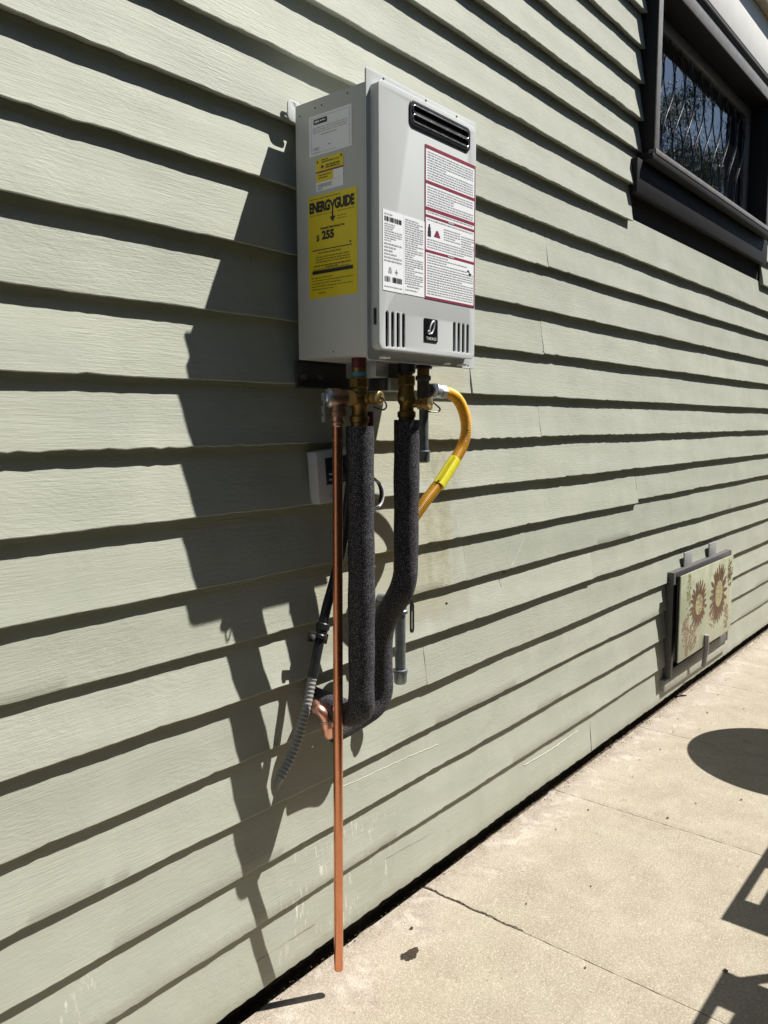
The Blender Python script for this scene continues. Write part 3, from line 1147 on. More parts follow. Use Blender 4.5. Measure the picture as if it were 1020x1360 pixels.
# hanging bracket ear and bottom rail
plate('bracket_ear', MPANEL, wh, rrect(0.9585, 0.990, 0.497, 0.531, 0.010), [[(0.972 + .004 * cos(a * pi / 5), 0.524 + .004 * sin(a * pi / 5)) for a in range(10)]], -0.008, 0.0025, 0.0006)
boxo('bottom_rail', MFURN, wh, 0.972, 1.175, -0.006, -0.001, 0.062, 0.1095, 0.001)
boxo('bottom_rail', MFURN, wh, 0.972, 1.175, -0.018, -0.0065, 0.062, 0.066, 0.0008)
boxo('bottom_rail', MZINC, wh, 1.07, 1.105, -0.10, -0.03, 0.082, 0.1095, 0.001)
for x in (0.985, 1.022):
    finish('bolt', lathe(bmesh.new(), (x, -0.006, 0.082), (0, -1, 0), [(0, .006), (.0035, .006), (.0045, .004), (.009, .004)], 12), MGREYM, wh, 40)
boxo('terminal_box', MGREYM, wh, 1.112, 1.170, -0.085, -0.045, 0.060, 0.1095, 0.002)
boxo('terminal_box', MCAB, wh, 1.120, 1.176, -0.092, -0.0855, 0.060, 0.083, 0.001)

# --- stickers on the front
R, U = (1, 0, 0), (0, 0, 1)
yl = -0.1766
fl = lambda name, mat, x0, x1, z0, z1, y=yl: boxo(name, mat, panel, x0, x1, y, -0.1761, z0, z1, 0)
wl_ = fl('warning_label', MWLAB, 1.108, 1.260, 0.2120, 0.4615)
red = []
bw = 0.0024
red += [(0, bw, 0, .2495), (.152 - bw, .152, 0, .2495), (bw, .152 - bw, 0, .0038), (bw, .152 - bw, .2440, .2495)]
for zb, th in ((0.1880, .0050), (0.1452, .0052), (0.1338, .0040), (0.0765, .0042)):
    red.append((bw, .152 - bw, zb, zb + th))
quads('label_border', MMAROON, panel, red, (1.108, yl - .0003, 0.2120), R, U)
rn = random.Random(5)
fine = []
fine += fine_rows(.138, .240, .196, rnd=rn, left=.007)
fine += fine_rows(.138, .184, .153, rnd=rn, left=.007, short=.5)
fine += fine_rows(.138, .1435, .1395, rnd=rn, left=.007)
fine += fine_rows(.138, .1310, .127, rnd=rn, left=.007)
fine += fine_rows(.050, .1230, .103, rnd=rn, left=.055)
fine += fine_rows(.042, .1200, .103, rnd=rn, left=.108)
fine += fine_rows(.138, .099, .084, rnd=rn, left=.007)
fine += fine_rows(.120, .0735, .058, rnd=rn, left=.007)
fine += fine_rows(.140, .056, .007, rnd=rn, left=.007)
quads('fine_print', MFINE, panel, fine, (1.108, yl - .0003, 0.2120), R, U)
text_mesh('warning_text', 'WARNING', MWLAB, panel, (1.184, yl - .0006, 0.3463), R, U, 0.0036, align='CENTER')
text_mesh('warning_text', 'WARNING', MWLAB, panel, (1.184, yl - .0006, 0.2890), R, U, 0.0036, align='CENTER')
# little pictograms
pic = []
def blob(cx, cz, w, h, n=5, r=None):
    r = r or random.Random(1)
    return [(cx - w * k / n, cx + w * k / n, cz + h * (1 - 2 * (k - 1) / n) / 2 - h / n, cz + h * (1 - 2 * (k - 1) / n) / 2) for k in range(1, n + 1)]
quads('pictogram', MINK, panel, [(.0105, .0145, .119, .123), (.009, .016, .113, .1185), (.008, .017, .103, .1125)] + [(.128, .134, .061, .064), (.133, .136, .054, .061), (.137, .141, .056, .059)], (1.108, yl - .0004, 0.2120), R, U)
quads('pictogram', MMAROON, panel, [(.026 + k * .0012, .044 - k * .0012, .105 + k * .0018, .1066 + k * .0018) for k in range(6)], (1.108, yl - .0004, 0.2120), R, U)
wl2 = fl('rating_label', MWLAB, 0.9975, 1.0505, 0.2120, 0.3360)
rn = random.Random(9)
fine = fine_rows(.020, .119, .116, rnd=rn, left=.004) + fine_rows(.044, .104, .078, rnd=rn, left=.004, pitch=.0036) + \
    fine_rows(.045, .074, .048, rnd=rn, left=.003, pitch=.0052, h=.0024) + fine_rows(.046, .0075, .005, rnd=rn, left=.003)
quads('fine_print', MFINE, panel, fine, (0.9975, yl - .0003, 0.2120), R, U)
quads('barcode', MINK, panel, barcode(.004, .048, .107, .1145) + barcode(.004, .019, .014, .0225) + barcode(.023, .048, .014, .0225), (0.9975, yl - .0003, 0.2120), R, U)
quads('pictogram', MFINE, panel, [(.015, .021, .034, .037), (.014, .022, .028, .033), (.030, .038, .030, .032), (.033, .035, .027, .036)], (0.9975, yl - .0003, 0.2120), R, U)
fl('rating_label', MWLAB, 1.0512, 1.1070, 0.2125, 0.3360)
fine = fine_rows(.049, .119, .018, rnd=rn, left=.003, pitch=.0036) + fine_rows(.034, .014, .011, rnd=rn, left=.008, h=.002) + fine_rows(.048, .008, .005, rnd=rn, left=.003)
quads('fine_print', MFINE, panel, fine, (1.0512, yl - .0003, 0.2125), R, U)
# badge
badge = plate('badge', MBADGE, panel, rrect(1.1065, 1.1450, 0.1405, 0.1790, 0.0015), [], -0.1775, 0.0015, 0.0004)
pts = []
for k in range(25):
    a = 2 * pi * k / 24
    ux, uz = 0.0050 * cos(a), 0.0122 * sin(a) * (1 + .12 * sin(a))
    c, s = cos(radians(-27)), sin(radians(-27))
    pts.append((1.1270 + ux * c - uz * s, -0.1778, 0.1635 + ux * s + uz * c))
finish('emblem_ring', tube(bmesh.new(), pts, 0.0014, 6, cap=False), MSILV, badge, 60)
pts = []
for k in range(17):
    a = 2 * pi * k / 16
    pts.append((1.1190 + 0.0030 * cos(a), -0.1779, 0.1558 + 0.0030 * sin(a)))
finish('emblem_ring', tube(bmesh.new(), pts, 0.0009, 6, cap=False), MSILV, badge, 60)
text_mesh('badge_text', 'TAKAGI', MSILV, badge, (1.1257, -0.1777, 0.1432), R, U, 0.0072, width=0.028, align='CENTER')

# --- stickers on the left side (read from the left: right = -y)
R2 = (0, -1, 0)
def side_label(name, mat, ya, yb, z0, z1, lift=0):
    return boxo(name, mat, cab, HX0 - 0.0006 - lift, HX0 - 0.0001 - lift, -yb, -ya, z0, z1, 0)
xs = HX0 - 0.0009
eg_l = side_label('energy_label', MYLAB, .0475, .1535, .2055, .3670)
text_mesh('label_text', 'ENERG', MINK, cab, (xs, -0.0505, 0.3415), R2, U, 0.0215, width=0.0460, bold=0.0012, spacing=.92)
text_mesh('label_text', 'Y', MINK, cab, (xs, -0.0955, 0.3345), R2, U, 0.0290, width=0.0125, bold=0.0010)
text_mesh('label_text', 'GUIDE', MINK, cab, (xs, -0.1062, 0.3415), R2, U, 0.0215, width=0.0420, bold=0.0012, spacing=.92)
bm = bmesh.new()
vs = [bm.verts.new((xs, -0.1017 + q, z)) for q, z in ((0.0065, 0.3300), (0, 0.3215), (-0.0065, 0.3300))]
bm.faces.new(vs)
finish('label_arrow', bm, MINK, cab, 0)
quads('label_arrow', MINK, cab, [(-.0016, .0016, 0, .009)], (xs, -0.1017, 0.329), R2, U)
text_mesh('label_text', 'Estimated Yearly Energy Cost', MINK, cab, (xs, -0.101, 0.3128), R2, U, 0.0054, width=.052, align='CENTER', bold=.0001)
text_mesh('label_text', '$', MINK, cab, (xs, -0.0655, 0.2960), R2, U, 0.0135, bold=0.0002)
text_mesh('label_text', '255', MINK, cab, (xs, -0.0775, 0.2975), R2, U, 0.0175, width=0.0270, bold=0.0009)
rn = random.Random(21)
o_ = (xs, -0.0475, 0.2055)
bars = [(.008, .095, .0752, .0766), (.008, .097, .0382, .0440), (.0900, .0935, .0800, .0818), (.0912, .0926, .0785, .0800)]
quads('label_bars', MINK, cab, bars, o_, R2, U)
fy = fine_rows(.098, .1572, .1545, rnd=rn, left=.004, h=.0014) + fine_rows(.098, .1315, .129, rnd=rn, left=.004, h=.0010, short=0)
fy = [q for q in fy if not (q[2] < .14 and q[0] > .045 and q[1] < .065)]
fy += fine_rows(.06, .072, .0680, rnd=rn, left=.022, h=.0020) + fine_rows(.074, .0655, .0555, rnd=rn, left=.016, pitch=.0040) + \
    fine_rows(.080, .0520, .0495, rnd=rn, left=.012, h=.0022, short=0) + fine_rows(.026, .0488, .0465, rnd=rn, left=.038, h=.002) + \
    fine_rows(.080, .0462, .0450, rnd=rn, left=.01, h=.0011) + fine_rows(.090, .0330, .0120, rnd=rn, left=.006, pitch=.0046, h=.0013, short=.6) + \
    fine_rows(.016, .0085, .0070, rnd=rn, left=.022, h=.0018) + fine_rows(.020, .124, .116, rnd=rn, left=.064, pitch=.0040, h=.0011)
quads('fine_print', MFINEY, cab, fy, o_, R2, U)
side_label('certificate_label', MWLAB2, .0515, .1435, .4290, .4910)
o_ = (xs, -0.0515, 0.4290)
quads('label_border', MFINE, cab, [(.005, .0052 + .0004, .004, .058), (.0875, .0881, .004, .058), (.005, .088, .0575, .0581), (.005, .060, .0036, .0041)], o_, R2, U)
plate_ = [(.0105 + .0008, .0405 - .0008, .0475, .0555), (.0105, .0405, .0483, .0547)]
quads('label_logo', MINK, cab, [plate_[1], (.0113, .0397, .0547, .0555), (.0113, .0397, .0475, .0483)], o_, R2, U)
rn = random.Random(4)
quads('logo_letters', MWLAB2, cab, [(.0135 + k * .0034, .0135 + k * .0034 + .0024, .0498, .0532) for k in range(3)] + fine_rows(.013, .0528, .0505, rnd=rn, left=.0245, h=.002), (xs - .0003, -0.0515, 0.4290), R2, U)
f3 = fine_rows(.074, .0425, .0345, rnd=rn, left=.009, pitch=.0034, h=.0011, short=.0) + fine_rows(.035, .0310, .0285, rnd=rn, left=.026, h=.0014, pitch=.0040) + fine_rows(.005, .0135, .0115, rnd=rn, left=.042, h=.002) + fine_rows(.014, .0055, .0045, rnd=rn, left=.009, h=.0010)
quads('fine_print', MFINE, cab, f3, o_, R2, U)
quads('barcode', MFINE, cab, barcode(.009, .023, .008, .0125), o_, R2, U)
side_label('registration_label', MYLAB, .0660, .1255, .3870, .4235)
side_label('registration_label', MWLAB2, .0660, .1255, .3735, .3868)
side_label('registration_label', MWLAB2, .1040, .1256, .3869, .4010, .0002)
o_ = (xs, -0.0660, 0.3735)
quads('label_bars', MMAROON, cab, [(0, .0595, .0275, .0300)], o_, R2, U)
f4 = fine_rows(.038, .047, .0435, rnd=rn, left=.013, h=.0014, pitch=.0032) + fine_rows(.030, .038, .0335, rnd=rn, left=.022, h=.0018, pitch=.0034) + fine_rows(.028, .024, .0175, rnd=rn, left=.006, h=.0012, pitch=.004) + fine_rows(.012, .0030, .0020, rnd=rn, left=.003, h=.0008)
quads('fine_print', MINK, cab, f4 + [(.003, .0055, .0425, .0465), (.054, .0565, .0440, .0480), (.012, .0145, .0335, .0385), (.0145, .0175, .0345, .0375)], (xs - .0002, -0.0660, 0.3735), R2, U)
quads('barcode', MFINE, cab, barcode(.004, .034, .0045, .0105), o_, R2, U)

# the raised cover is a little smaller and stands farther out than first drawn
def refit(o):
    if o.type == 'MESH' and not o.data.get('refit'):
        o.data['refit'] = 1
        for v in o.data.vertices:
            x, y, z = v.co.x / S, v.co.y / S, v.co.z / S + GZ
            x = 0.9717 + (x - 0.9885) * 0.983
            z = 0.1170 + (z - 0.1190) * 0.983
            if o.name.startswith('panel_edge') and y > -0.165:
                y = -0.1586
            v.co = P(x, y - 0.0140, z)
    for c in o.children:
        refit(c)


for o in list(wh.children):
    if o.name.split('.')[0] in ('front_panel', 'panel_edge', 'exhaust_grille'):
        refit(o)
for o in list(wh.children):
    if o.name.split('.')[0] == 'panel_interior':
        for v in o.data.vertices:
            v.co = P(v.co.x / S * 0.983, v.co.y / S - 0.0125, (v.co.z / S + GZ) * 0.983)

# ------------------------------------------------------------------ plumbing
def hexnut(bm, p0, d, L, r):
    return lathe(bm, p0, d, [(0, r * .9), (L * .12, r), (L * .88, r), (L, r * .9)], 6)


def service_valve(root, x, y, zt, gen_left):
    """isolation valve: tail nut, body with a pressure port and lever"""
    finish('union_nut', hexnut(bmesh.new(), (x, y, zt - .030), (0, 0, 1), .018, .0165), MBRASS, root, 25)
    finish('tail_piece', lathe(bmesh.new(), (x, y, zt - .012), (0, 0, 1), [(0, .0105), (.008, .0105), (.009, .012), (.03, .012)], 20), MBRASS, root)
    finish('valve_body', lathe(bmesh.new(), (x, y, zt - .098), (0, 0, 1), [(0, .0145), (.012, .0145), (.013, .0165), (.022, .0165), (.024, .013), (.034, .0125), (.040, .016), (.052, .0165), (.060, .014), (.068, .0135)], 24), MBRASS, root)


def port(root, p, d, mat1, mat2, k=1.0):
    finish('drain_port', lathe(bmesh.new(), p, d, [(0, .0085 * k), (.014 * k, .0085 * k), (.015 * k, .0115 * k), (.022 * k, .0115 * k), (.023 * k, .009 * k), (.027 * k, .009 * k), (.028 * k, .0125 * k), (.036 * k, .0125 * k)], 20), mat1, root)
    d_, u, w = frame_of(d)
    e = Vector(p) + d_ * .0365 * k
    finish('port_cap', lathe(bmesh.new(), e, d, [(0, .0125 * k), (.001, .0130 * k), (.008 * k, .0130 * k), (.009 * k, .0115 * k), (.0092 * k, .006 * k), (.0065 * k, .0055 * k)], 20), mat2, root)
    return e


# hot side
hv = thing('hot_water_valve', 'brass service valve with red lever above the left insulated pipe', 'valve', (1.003, -0.12, 0.0))
service_valve(hv, 1.0035, -0.12, 0.089, True)
finish('thread_washer', lathe(bmesh.new(), (1.0035, -0.12, 0.0925), (0, 0, 1), [(0, .0125), (.0165, .0125)], 20), MRED, hv)
finish('thread_tape', lathe(bmesh.new(), (1.0035, -0.12, 0.0785), (0, 0, 1), [(0, .0128), (.007, .0132), (.0072, .0128)], 20), MBLUET, hv)
e = port(hv, (1.0045, -0.124, 0.043), (0.08, -1.0, 0), MBRASS, MBRASSL, .86)
finish('cap_strap', tube(bmesh.new(), smooth_path([e + Vector((.002, -.009, .002)), e + Vector((.006, -.015, -.012)), e + Vector((.006, -.008, -.019)), e + Vector((.002, .010, -.014))], 5), .0015, 6), MBLKPL, hv, 60)
bm = box(bmesh.new(), 1.026, 1.035, -0.125, -0.117, -0.018, 0.022, .002)
finish('lever', bm, MRED, hv)
finish('side_port', lathe(bmesh.new(), (0.993, -0.1215, 0.043), (-1, -.12, 0), [(0, .011), (.010, .011), (.011, .0125), (.016, .0125)], 20), MBRASS, hv)

rv = thing('relief_valve', 'bronze pressure relief valve with silver cap and test lever on top of copper pipe', 'valve', (0.965, -0.105, 0.0))
vc = Vector((1.0035, -0.120, 0.043))
rc_ = Vector((0.9700, -0.1025, 0.043))
D = (rc_ - vc).normalized()
finish('valve_body', lathe(bmesh.new(), vc + D * .020, D, [(0, .0125), (.003, .0135), (.012, .0140), (.015, .0158), (.026, .0162), (.030, .0150)], 24), MBRONZE, rv)
finish('thread_tape', lathe(bmesh.new(), vc + D * .0195, D, [(0, .0143), (.004, .0143)], 20), MBLUET, rv)
finish('outlet', lathe(bmesh.new(), rc_ + Vector((0, 0, -.003)), (0, 0, -1), [(0, .0125), (.018, .0130), (.019, .0145), (.026, .0145), (.027, .012)], 24), MBRONZE, rv)
finish('spring_cap', lathe(bmesh.new(), vc + D * .0502, D, [(0, .0155), (.0015, .0160), (.006, .0150), (.007, .0125), (.0072, .0085), (.010, .0065), (.0105, .003)], 28), MZINC, rv)
lc = vc + D * .0615
N_ = Vector((-D.y, D.x, 0))
def along(name, a0, a1, b0, b1, z0, z1, mat, bev=.0006):
    bm = box(bmesh.new(), a0, a1, b0, b1, z0, z1, bev)
    for v in bm.verts:
        v.co = lc + D * v.co.x + N_ * v.co.y + Vector((0, 0, v.co.z - .043))
    finish(name, bm, mat, rv)
along('test_lever', 0, .003, -.0058, .0058, .004, .051, MZINC)
along('lever_pivot', -.008, 0, -.003, .003, .037, .049, MZINC)
along('lever_slot', .0031, .0034, -.002, .002, .013, .019, MBLACK, 0)
along('lever_slot', .0031, .0034, -.002, .002, .030, .038, MBLACK, 0)

dp = thing('discharge_pipe', 'long straight copper discharge pipe hanging from relief valve almost to the paving', 'pipe', (0.993, -0.07, -0.99))
pa, pb = Vector((0.9690, -0.1022, 0.016)), Vector((0.9920, -0.0710, -0.9870))
bow = lambda f, k: pa.lerp(pb, f) + Vector((-1.08 * k, -k, 0))
path = resample(smooth_path([pa, bow(.25, .003), bow(.5, .0075), bow(.75, .0065), pb], 10), .02)
finish('copper_tube', tube(bmesh.new(), path, .0083, 24, hollow=.86), MCU, dp, 50)
dd = (pb - pa).normalized()
finish('coupling', lathe(bmesh.new(), pa - dd * .004, dd, [(0, .0098), (.001, .0102), (.022, .0102), (.023, .0092)], 24), MCUF, dp)
finish('solder_ring', lathe(bmesh.new(), pa + dd * .040, dd, [(0, .0085), (.0008, .0089), (.0025, .0089), (.0032, .0085)], 24), MZINC, dp)
finish('union_ring', lathe(bmesh.new(), pa + dd * .010, dd, [(0, .0103), (.0008, .0107), (.0030, .0107), (.0036, .0103)], 24), MBRONZE, dp)

# insulated pipes
ip = thing('hot_water_pipe', 'left insulated pipe in thick black foam running straight down then back to wall', 'pipe', (1.01, -0.12, -0.53))
path = resample(round_path([(1.0045, -0.12, -0.003), (1.006, -0.1205, -0.25), (1.006, -0.118, -0.507), (1.012, -0.030, -0.505), (1.013, 0.012, -0.500)], [.1, .040, .02], 8), .008)
rn = random.Random(2)
finish('foam_sleeve', tube(bmesh.new(), path, .0228, 28, rfun=lambda i, n: .0228 + .0005 * sin(i * .55) + .0004 * sin(i * .21)), MFOAM, ip, 60)
finish('pipe_stub', lathe(bmesh.new(), (1.0045, -0.12, -0.004), (0, 0, 1), [(0, .0095), (.02, .0095)], 20), MCU, ip)

ic = thing('cold_water_pipe', 'right insulated pipe in black foam with an offset bend and hooked lower end', 'pipe', (1.13, -0.09, -0.53))
path = resample(round_path([(1.1345, -0.118, 0.008), (1.1310, -0.118, -0.290), (1.130, -0.058, -0.378), (1.133, -0.058, -0.528), (1.070, -0.036, -0.550), (1.020, -0.034, -0.555)], [.034, .034, .034, .02], 9), .008)
finish('foam_sleeve', tube(bmesh.new(), path, .0228, 28, rfun=lambda i, n: .0228 + .0005 * sin(i * .5 + 1) + .0004 * sin(i * .17)), MFOAM, ic, 60)
finish('pipe_stub', lathe(bmesh.new(), (1.1345, -0.118, 0.006), (0, 0, 1), [(0, .0095), (.02, .0095)], 20), MCU, ic)
path = smooth_path([(1.028, -0.035, -0.556), (1.010, -0.038, -0.556), (0.996, -0.046, -0.548), (0.989, -0.051, -0.532), (0.985, -0.051, -0.515), (0.979, -0.046, -0.503), (0.979, -0.036, -0.500), (0.990, -0.020, -0.499), (1.006, 0.012, -0.498)], 6)
finish('copper_elbow', tube(bmesh.new(), path, .0098, 18), MCUF, ic, 50)
finish('elbow_socket', lathe(bmesh.new(), (0.9898, -0.0508, -0.534), (-.20, .0, 1), [(0, .0108), (.001, .0116), (.011, .0116), (.012, .0106)], 20), MCUF, ic)
finish('solder_ring', lathe(bmesh.new(), (0.9872, -0.0509, -0.5215), (-.20, .0, 1), [(0, .0106), (.0005, .0119), (.0018, .0119), (.0023, .0106)], 20), MZINC, ic)

cv = thing('cold_water_valve', 'brass service valve above the right insulated pipe beside the gas fitting', 'valve', (1.133, -0.118, 0.0))
service_valve(cv, 1.1335, -0.118, 0.098, False)
finish('inlet_filter', lathe(bmesh.new(), (1.1335, -0.118, 0.0885), (0, 0, 1), [(0, .0125), (.003, .016), (.018, .0165), (.021, .013)], 14), MBLKPL, cv)
e = port(cv, (1.1385, -0.123, 0.037), (0.48, -0.88, -.02), MBRASS, MBRASSL, .86)
finish('cap_strap', tube(bmesh.new(), smooth_path([e + Vector((.010, -.003, .003)), e + Vector((.022, -.010, -.008)), e + Vector((.018, -.008, -.014)), e + Vector((-.004, -.001, -.014))], 5), .0016, 6), MBLKPL, cv, 60)
finish('stop_screw', lathe(bmesh.new(), (1.121, -0.124, 0.044), (-1, -.1, .1), [(0, .004), (.010, .004), (.011, .0025), (.014, .0025)], 10), MBRASSL, cv)
finish('lever', box(bmesh.new(), 1.151, 1.159, -0.112, -0.104, -0.018, 0.014, .002), MBLKPL, cv)

# gas tee and drip leg
gt = thing('gas_tee', 'dark gas tee with short capped drip leg under the heater beside the yellow hose', 'gas fitting', (1.208, -0.10, -0.07))
finish('nipple', lathe(bmesh.new(), (1.207, -0.10, 0.088), (0, 0, 1), [(0, .0115), (.022, .0115)], 20), MBRASS, gt)
finish('flange', lathe(bmesh.new(), (1.207, -0.10, 0.102), (0, 0, 1), [(0, .015), (.001, .017), (.005, .017), (.006, .015)], 20), MBLKPL, gt)
bm = lathe(bmesh.new(), (1.207, -0.10, 0.036), (0, 0, 1), [(0, .0125), (.001, .0135), (.006, .0135), (.008, .0115), (.044, .0115), (.046, .0145), (.053, .0145), (.054, .013)], 22)
b2 = lathe(bmesh.new(), (1.207, -0.10, 0.063), (1, 0, 0), [(0, .0105), (.012, .0110), (.013, .0135), (.019, .0135), (.020, .012)], 22)
me = bpy.data.meshes.new('t'); b2.to_mesh(me); b2.free(); bm.from_mesh(me); bpy.data.meshes.remove(me)
finish('tee_body', bm, MGREYM, gt)
finish('drip_leg', lathe(bmesh.new(), (1.209, -0.10, -0.055), (0, 0, 1), [(0, .0090), (.094, .0090)], 20), MGALV, gt)
finish('end_cap', lathe(bmesh.new(), (1.209, -0.10, -0.072), (0, 0, 1), [(0, .008), (.002, .0112), (.006, .012), (.018, .012), (.019, .0125), (.022, .0125), (.023, .0105)], 22), MGALV, gt)

gh = thing('gas_hose', 'yellow corrugated flexible gas hose curving from the gas tee back behind the foam pipe', 'hose', (1.28, -0.10, 0.06))
finish('flare_nut', hexnut(bmesh.new(), (1.2275, -0.10, 0.0635), (1, 0, -.03), .012, .0150), MZINC, gh, 25)
finish('adapter', lathe(bmesh.new(), (1.2395, -0.10, 0.0632), (1, 0, -.04), [(0, .0135), (.004, .0145), (.006, .0125), (.012, .0130), (.014, .0105), (.018, .0105)], 22), MZINC, gh)
finish('flare_nut', hexnut(bmesh.new(), (1.2570, -0.10, 0.0625), (1, 0, -.05), .017, .0140), MZINC, gh, 25)
path = smooth_path([(1.274, -0.10, 0.0615), (1.296, -0.10, 0.0590), (1.322, -0.10, 0.0480), (1.343, -0.10, 0.024), (1.3515, -0.10, -0.008), (1.343, -0.099, -0.040), (1.318, -0.098, -0.068), (1.290, -0.096, -0.094), (1.262, -0.093, -0.120), (1.228, -0.086, -0.152), (1.197, -0.074, -0.195), (1.187, -0.060, -0.245), (1.196, -0.052, -0.290), (1.203, -0.050, -0.322)], 10)
path = resample(path, .00085)
finish('corrugated_tube', tube(bmesh.new(), path, .0112, 18, rfun=lambda i, n: .0108 + .0006 * sin(i * 2 * pi / 4)), MYEL, gh, 75)
a, b = Vector((1.3150, -0.0985, -0.0700)), Vector((1.2640, -0.0945, -0.1195))
dd = (b - a).normalized()
finish('hose_tag', lathe(bmesh.new(), a, dd, [(0, .0126), (.0705, .0128), (.0706, .0122)], 24), MTAG, gh, 50)
_, uu, ww = frame_of(dd)
nrm = Vector((.35, -1, .55)).normalized()
side = dd.cross(nrm).normalized()
bm = bmesh.new()
c0 = a + dd * .008 + nrm * .0115
vs = [bm.verts.new(c0 + dd * s + side * t_ + nrm * h) for s, t_, h in ((0, .001, .002), (.064, .001, .002), (.066, .015, -.001), (.002, .015, -.001))]
bm.faces.new(vs)
bmesh.ops.solidify(bm, geom=bm.faces[:], thickness=.0007)
finish('tag_flap', bm, MTAG, gh, 0)
rn = random.Random(8)
rows = []
bm = bmesh.new()
for k in range(7):
    ang = radians(-36 + k * 12)
    rad = .0130
    off = (nrm * cos(ang) + side * sin(ang)) * rad
    tan = (-nrm * sin(ang) + side * cos(ang))
    s = .004
    while s < .064:
        l = rn.uniform(.003, .008)
        vs = [bm.verts.new(a + dd * p + off + tan * q) for p, q in ((s, 0), (min(s + l, .066), 0), (min(s + l, .066), .0008), (s, .0008))]
        bm.faces.new(vs)
        s += l + .0015
finish('tag_print', bm, MFINEY, gh, 0)

gs = thing('gas_shutoff', 'galvanised gas stub with capped drip leg and black lever shutoff low behind the foam', 'gas valve', (1.20, -0.03, -0.50))
finish('drip_leg', lathe(bmesh.new(), (1.2005, -0.05, -0.478), (0, 0, 1), [(0, .0105), (.120, .0105)], 22), MGALV, gs)
finish('end_cap', lathe(bmesh.new(), (1.2005, -0.05, -0.510), (0, 0, 1), [(0, .006), (.0015, .0105), (.005, .0130), (.024, .0138), (.0245, .0150), (.030, .0150), (.031, .0115)], 24), MGALV, gs)
finish('tee_body', lathe(bmesh.new(), (1.2005, -0.05, -0.368), (0, 0, 1), [(0, .013), (.001, .0150), (.007, .0150), (.009, .0125), (.034, .0125), (.036, .0150), (.044, .0150)], 22), MGALV, gs)
finish('wall_pipe', lathe(bmesh.new(), (1.2005, -0.045, -0.345), (0, 1, 0), [(0, .0105), (.06, .0105)], 20), MGALV, gs)
finish('valve_body', lathe(bmesh.new(), (1.206, -0.05, -0.345), (1, 0, 0), [(0, .010), (.006, .010), (.010, .007), (.016, .006)], 18), MBLKPL, gs)
plate('lever', MBLKPL, gs, rrect(1.2265, 1.2385, -0.412, -0.352, .0055), [rrect(1.2302, 1.2348, -0.405, -0.368, .0020)], -0.056, 0.003, .0006)
finish('lever_arm', tube(bmesh.new(), [(1.222, -0.050, -0.338), (1.230, -0.053, -0.345), (1.2325, -0.0545, -0.356)], .0032, 8), MBLKPL, gs, 60)

# flexible conduit with clamp
fc = thing('flexible_conduit', 'grey ribbed flexible conduit sloping down to the left with an open lower end', 'conduit', (0.9, -0.03, -0.60))
midp = smooth_path([(0.9980, -0.030, -0.372), (0.9840, -0.032, -0.410), (0.9720, -0.034, -0.442)], 8)
finish('smooth_tube', tube(bmesh.new(), midp, .0086, 16), MBLKPL, fc, 60)
lowp = smooth_path([(0.9740, -0.0335, -0.437), (0.9700, -0.034, -0.448), (0.9550, -0.036, -0.487), (0.9370, -0.036, -0.530), (0.9180, -0.034, -0.568), (0.8930, -0.030, -0.602)], 10)
lowp = resample(lowp, .0012)
finish('ribbed_tube', tube(bmesh.new(), lowp, .0098, 18, rfun=lambda i, n: .0079 + .00055 * sin(i * 2 * pi / 6) - (.0022 if i > n - 3 else 0), hollow=.8), MGREYC, fc, 70)
upp = smooth_path([(1.0000, -0.030, -0.366), (1.0150, -0.030, -0.322), (1.0330, -0.032, -0.275), (1.050, -0.040, -0.20), (1.062, -0.055, -0.05), (1.066, -0.065, 0.05), (1.066, -0.068, 0.10)], 10)
finish('smooth_tube', tube(bmesh.new(), upp, .0088, 16), MBLKPL, fc, 60)
finish('connector', lathe(bmesh.new(), (1.0060, -0.030, -0.352), (-.38, -.01, -.92), [(0, .0108), (.002, .0125), (.010, .0125), (.012, .0105), (.020, .0105), (.022, .0122), (.027, .0122), (.028, .0108)], 18), MBLKPL, fc)
bm = box(bmesh.new(), 0.966, 1.0160, -0.0315, -0.0275, -0.384, -0.366, .001)
bmesh.ops.rotate(bm, verts=bm.verts, cent=(0.99, -0.03, -0.375), matrix=Matrix.Rotation(radians(18), 3, 'Y'))
finish('clamp', bm, MBLKPL, fc)
finish('clamp_screw', lathe(bmesh.new(), (0.9745, -0.0320, -0.370), (0, -1, 0), [(0, .0045), (.004, .0045), (.005, .002)], 10), MGREYM, fc)
finish('cut_end', tube(bmesh.new(), [(0.8960, -0.031, -0.598), (0.8900, -0.0295, -0.606), (0.8850, -0.028, -0.618)], .004, 6, rfun=lambda i, n: (.0075, .0062, .0040)[i]), MGREYC, fc, 30)

# controller and cable loop
rc = thing('remote_controller', 'white remote controller with dark screen mounted crooked on the siding behind the copper pipe', 'controller', (1.05, 0, -0.14))
a = radians(-5)
def tilt(bm):
    bmesh.ops.rotate(bm, verts=bm.verts, cent=(1.055, 0, -0.09), matrix=Matrix.Rotation(radians(-4.5), 3, 'Y'))
    return bm
finish('housing', tilt(box(bmesh.new(), 1.006, 1.110, -0.020, 0.004, -0.1370, -0.0440, .0025)), MCTRL, rc)
finish('screen', tilt(box(bmesh.new(), 1.0265, 1.096, -0.0208, -0.0196, -0.1050, -0.0570, .0004)), MSCREEN, rc)
finish('button', tilt(box(bmesh.new(), 1.034, 1.044, -0.0212, -0.0204, -0.0980, -0.0945, .0002)), MCTRL, rc)
finish('button', tilt(box(bmesh.new(), 1.034, 1.044, -0.0212, -0.0204, -0.0880, -0.0845, .0002)), MCTRL, rc)
finish('logo_strip', tilt(box(bmesh.new(), 1.034, 1.060, -0.0206, -0.0199, -0.1270, -0.1240, .0001)), MFINE, rc)
cl = thing('controller_cable', 'thin pale cable loop showing between the two black foam pipes', 'cable', (1.14, -0.02, -0.15))
